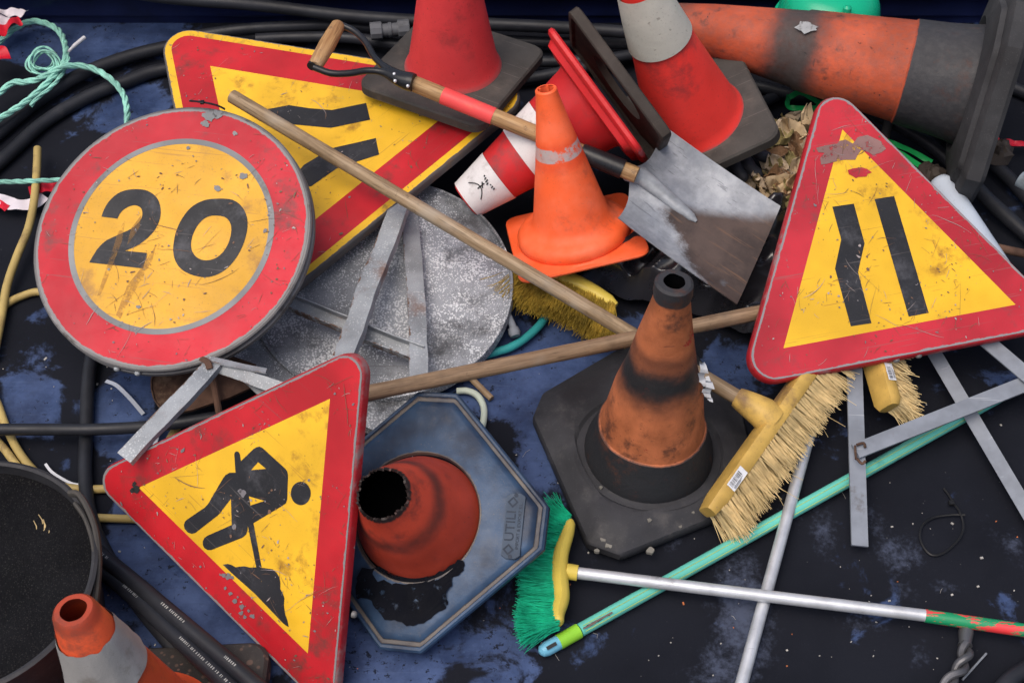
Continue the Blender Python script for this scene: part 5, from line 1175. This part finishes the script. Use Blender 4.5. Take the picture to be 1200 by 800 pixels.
# ------------------------------------------------------------------ green basin at the top
cG = P(972, 14, .28); T = thing('plastic_basin', 'upturned shiny green plastic basin against the truck wall, at the top edge', 'basin', Matrix.Translation(cG))
m_gr = shade('green_glossy', (.006, .37, .20), .25, var=.08, damt=.1, bump=.03)
b = MB(); prof = [(.135, -.03), (.138, -.025), (.130, -.02), (.128, .0)]+[(.126*math.cos(t)**.6, .085*math.sin(t)) for t in np.linspace(.1, 1.45, 12)]+[(0.001, .0855)]
b.lathe(prof, 64); b.build('shell', m_gr, T)
b = MB(); b.tube([Vector((.02, -.10, .03)), Vector((.02, -.132, .02)), Vector((.02, -.136, .018))], [.012, .012, .010], 14); b.tube([Vector((.015, -.104, .045)), Vector((.015, -.098, .086)), Vector((.015, -.096, .090))], [.011, .011, .007], 12); b.build('spout', m_gr, T)
# ------------------------------------------------------------------ white tube, rusty rod, odds and ends at the right
b = MB(); p0, p1 = P(1104, 218, .13), P(1172, 322, .10); d = (p1-p0).normalized()
b.tube([p0-d*.022, p0-d*.016, p0, lerp(p0, p1, .5), p1], [.012, .024, .033, .034, .034], 24)
o = b.build('plastic_tube', shade('pale_tube', (.46, .52, .60), .4, var=.08, damt=.25), origin=p0); tag(o, 'pale bluish white rounded tube behind the right hand sign', 'tube')
rodlike('rusty_rod', 'rusty iron rod at the right edge behind the sign', 'rod', [(1150, 286, .08), (1185, 294, .08), (1230, 303, .08)], .0105, m_rust)
rodlike('grey_pipe', 'short grey pipe under the big lying cone by the apex of the sign', 'pipe', [(1044, 132, .08), (1036, 165, .06)], .012, m_rub_dusty)
b = MB(); q = P(1195, 210, .05); b.tube([q, q+Vector((.02, -.02, .0)), q+Vector((.05, -.03, -.01))], [.022, .026, .02], 12); o = b.build('plastic_scrap', shade('pale_scrap', (.25, .30, .34), .5), origin=q); tag(o, 'pale grey-green plastic scrap at the right edge below the old cone base', 'scrap')
for i, (u, v, z, lab) in enumerate(((1172, 178, .06, 'dark crumpled rag beside the base of the big lying cone'), (1090, 205, .09, 'dark dry lump just above the pale tube'))):
    q = P(u, v, z); b = MB(); rs2 = []
    for k in range(9):
        ph = PI*(k+.5)/9; rs2.append([q+Vector((.032*math.sin(ph)*math.cos(a), .03*math.sin(ph)*math.sin(a), .028*math.cos(ph)))*(1+.6*noise.noise(Vector((math.cos(a)*1.7, math.sin(a)*1.7, k*.5+i*7)))) for a in [2*PI*j/16 for j in range(16)]])
    b.rings(rs2); o = b.build('crumpled_rag', m_rub_brown, origin=q); tag(o, lab, 'rag')
# grey bolt hook near the disc
T0 = P(597, 380, .05); T = thing('bolt', 'grey bolt with a rounded head beside the upturned round sign', 'bolt', Matrix.Translation(T0))
b = MB(); b.tube(crom([P(588, 362, .06), P(594, 368, .055), P(600, 380, .05), P(603, 388, .045)], 5), .0085, 12); loc_build(b, 'shank', m_steel, T, T0)
b = MB(); b.tube([P(601, 384, .046), P(603, 390, .04), P(604, 394, .037)], [.012, .0145, .011], 14); loc_build(b, 'head', m_steel, T, T0)
# chain hook at the bottom right
T0 = P(1130, 770, .03); m_dsteel = shade('dull_steel', (.14, .14, .15), .45, metal=.6, var=.4, dirt=(.06, .05, .04), damt=.5, dscale=30, bump=.4)
T = thing('steel_hook', 'twisted steel fitting hanging below the painted broom handle, at the bottom right', 'hook', Matrix.Translation(T0))
b = MB(); b.tube([P(1133, 734, .03), P(1132, 741, .03), P(1131, 752, .03), P(1131, 756, .03)], [.013, .0145, .012, .014], 14); loc_build(b, 'ferrule', m_dsteel, T, T0)
for ph in (0, PI):
    pts = []
    base = crom([P(1131, 755, .03), P(1131, 770, .03), P(1124, 785, .028), P(1112, 800, .026), P(1098, 820, .024)], 8); fr = frames(base)
    for i, (p, (t, a, c_)) in enumerate(zip(base, fr)): pts.append(p+a*.008*math.cos(i*.33+ph)+c_*.008*math.sin(i*.33+ph))
    b = MB(); b.tube(pts, .0078, 10); loc_build(b, 'strand', m_dsteel, T, T0)
rodlike('nail', 'thin grey nail lying beside the twisted steel fitting', 'nail', [(1156, 765, .006), (1128, 796, .006)], .0022, m_steel, n=6)
rodlike('hose', 'black hose just entering the frame at the bottom right corner', 'hose', [(1150, 840, .02), (1180, 800, .02), (1205, 782, .02), (1240, 765, .02)], .017, m_hose, group=gh)

# ------------------------------------------------------------------ trash bag
m_bag = shade('bag_black', (.016, .016, .021), .30, var=.2, damt=.05, bump=.05, bscale=18, spec=1.0)
def bagmesh():
    cor = [P(672, 318, .075), P(735, 250, .12), P(940, 225, .13), P(930, 385, .085)]; b = MB(); n = 130; vs = []
    low = P(790, 395, .015)
    for i in range(n+1):
        for j in range(n+1):
            s_, t_ = i/n, j/n
            q = (cor[0]*(1-t_)+cor[1]*t_)*(1-s_)+(cor[3]*(1-t_)+cor[2]*t_)*s_
            x = Vector(((q.x*.8+q.y*.6)*3.2, (q.y*.8-q.x*.6)*7.5, 2)); wv = noise.noise_vector(x*1.1)*.9
            rdg = (1-abs(noise.noise(x*1.1+wv*.4)))**1.6*.085+(1-abs(noise.noise(x*2.3+wv*.6+Vector((5, 0, 0)))))**1.6*.040+(1-abs(noise.noise(x*4.5+wv*.8+Vector((9, 0, 0)))))**1.6*.014-.03
            e = min(s_, 1-s_, t_*2, 1-t_)*8; k = min(1, e)
            z = q.z+(rdg-.03)*(.35+.65*k)-(1-k)*.05+.035*math.sin(PI*s_)*math.sin(PI*t_)
            ed = noise.noise_vector(Vector((s_*6, t_*6, 1)))*.018*(1-k)
            jt = noise.noise_vector(Vector((i*7.3, j*5.1, 3)))*.0008; vs.append((q.x+ed.x+jt.x+wv.x*.006, q.y+ed.y+wv.y*.006, max(z, .006)))
    w_ = n+1; b.add(vs, [(i*w_+j, (i+1)*w_+j, (i+1)*w_+j+1, i*w_+j+1) for i in range(n) for j in range(n)]); b.keep = True
    return b
o = bagmesh().build('bin_bag', m_bag, origin=P(800, 330, .05), smooth=True, ang=50); tag(o, 'crumpled shiny black bin bag under the shovel blade', 'bin bag')
# ------------------------------------------------------------------ glove
m_glove = shade('glove_rubber', (.040, .042, .052), .6, var=.3, damt=.2, bump=.3, bscale=90)
T0 = P(865, 185, .13); b = MB()
for pts, r in (([(862, 160, .12), (868, 176, .135), (876, 192, .135), (887, 204, .12)], .017), ([(868, 160, .12), (880, 172, .138), (893, 182, .138), (905, 186, .12)], .0165), ([(852, 165, .12), (857, 180, .135), (863, 196, .13), (870, 207, .115)], .0165), ([(880, 155, .12), (892, 162, .135), (902, 165, .13), (908, 170, .115)], .015), ([(842, 172, .11), (846, 186, .12), (850, 200, .115), (853, 210, .10)], .015)):
    path = crom([P(*p) for p in pts], 5); n = len(path); b.tube(path, [r*(1-.12*i/n)*(1+.06*math.cos(i*1.25)) for i in range(n)], 14, round_end=True)
b.tube([P(835, 140, .10), P(850, 152, .115), P(864, 164, .125), P(872, 170, .125)], [.030, .045, .045, .02], 18, flat=.55)
o = b.build('work_glove', m_glove, origin=T0); tag(o, 'black rubber work glove with fingers spread on the dry leaves', 'glove')
# ------------------------------------------------------------------ leaves
leafm = [shade('leaf_tan', (.48, .36, .22), .75, var=.3, vscale=20, dirt=(.14, .09, .05), damt=.5, dscale=30, bump=.5), shade('leaf_olive', (.26, .21, .085), .75, var=.3, vscale=20, dirt=(.1, .07, .03), damt=.5, dscale=30, bump=.5),
         shade('leaf_brown', (.22, .12, .06), .75, var=.3, vscale=20, dirt=(.07, .045, .03), damt=.5, dscale=30, bump=.5), shade('leaf_pale', (.48, .38, .27), .75, var=.3, vscale=20, dirt=(.2, .14, .09), damt=.5, dscale=30, bump=.5)]
def leaf(b, c_, L_, w_, R_, curl, fold, mi, ph):
    vs = []; n, m = 10, 6
    for i in range(n+1):
        s_ = i/n; ww = w_*math.sin(PI*min(1, s_*.96+.04))**.75*(1+.14*noise.noise(Vector((s_*8, ph, 0))))
        for j in range(m+1):
            t_ = j/m*2-1; x = (s_-.5)*L_; y = ww*t_; z = fold*abs(t_)*ww+curl*((s_-.5)**2)*L_*2+.20*L_*noise.noise(Vector((s_*3.4+ph, t_*1.8, ph)))+.003*abs(math.sin(s_*22+abs(t_)*4)); y *= 1-.25*abs(curl)*s_
            vs.append(c_+R_@Vector((x, y, z)))
    w1 = m+1; b.add(vs, [(i*w1+j, (i+1)*w1+j, (i+1)*w1+j+1, i*w1+j+1) for i in range(n) for j in range(m)], mi)
from mathutils import Euler
rl = random.Random(31); b = MB(); b.keep = True
for i in range(250):
    u = rl.gauss(914, 22); v = rl.gauss(195, 30)
    if not (868 < u < 962 and 142 < v < 262) or (u < 903 and v < 212): continue
    leaf(b, P(u, v, rl.uniform(.02, .15)), rl.uniform(.04, .085), rl.uniform(.011, .024), Euler((rl.gauss(.25, .4), rl.gauss(0, .35), rl.uniform(0, 6.3))).to_matrix(), rl.uniform(-.5, 1.2), rl.uniform(-.3, .9), rl.randrange(4), i*1.3)
o = b.build('leaf_litter', leafm, origin=P(915, 195, .05)); tag(o, kind='stuff')
for (u, v, z, L_, w_, rot, mi, cu, lab) in ((928, 157, .135, .075, .030, (.35, .2, -.5), 0, .9, 'pale tan curled dry leaf on top of the heap, nearest the green straps'), (910, 164, .13, .062, .026, (.2, -.2, -.15), 1, .3, 'olive green dry leaf beside the black rubber base'),
                                  (906, 222, .13, .085, .030, (.3, .1, .5), 0, 1.0, 'large tan dry leaf at the bottom of the heap, above the blade'), (914, 194, .135, .055, .018, (.5, .2, -.7), 3, .9, 'small pale folded dry leaf in the middle of the heap'), (886, 212, .13, .05, .014, (.3, .4, 1.9), 3, .5, 'narrow pinkish dry leaf next to the glove fingers')):
    b = MB(); b.keep = True; c_ = P(u, v, z); leaf(b, c_, L_, w_, Euler(rot).to_matrix(), cu, .5, 0, u); o = b.build('dry_leaf', leafm[mi], origin=c_); tag(o, lab, 'leaf', 'large dry leaves on the heap')
# ------------------------------------------------------------------ grit on the floor
m_gr1 = shade('grit_pale', (.40, .38, .35), .8, damt=0, bump=0); m_gr2 = shade('grit_orange', (.45, .14, .05), .8, damt=0, bump=0)
rg = random.Random(77); b = MB()
for i in range(230):
    u, v = rg.uniform(0, 1200), rg.uniform(420, 800) if rg.random() < .85 else rg.uniform(60, 420)
    c_ = P(u, v, .001); r = abs(rg.gauss(0, .0006))+.0004; a = rg.uniform(0, 6)
    b.box(c_, Vector((math.cos(a), math.sin(a), 0))*r*rg.uniform(.8, 2.2), Vector((-math.sin(a), math.cos(a), 0))*r, (0, 0, r*.7), 0 if rg.random() < .85 else 1)
for i in range(12):
    u, v = rg.uniform(600, 1200), rg.uniform(520, 800); c_ = P(u, v, .003); a = rg.uniform(0, 6); L_ = rg.uniform(.008, .03)
    d = Vector((math.cos(a), math.sin(a), 0)); b.tube([c_-d*L_/2, c_+Vector((rg.gauss(0, .003), rg.gauss(0, .003), .001)), c_+d*L_/2], .0003, 4, mi=0)
o = b.build('grit', [m_gr1, m_gr2], origin=P(600, 600, 0), smooth=False); tag(o, kind='stuff')
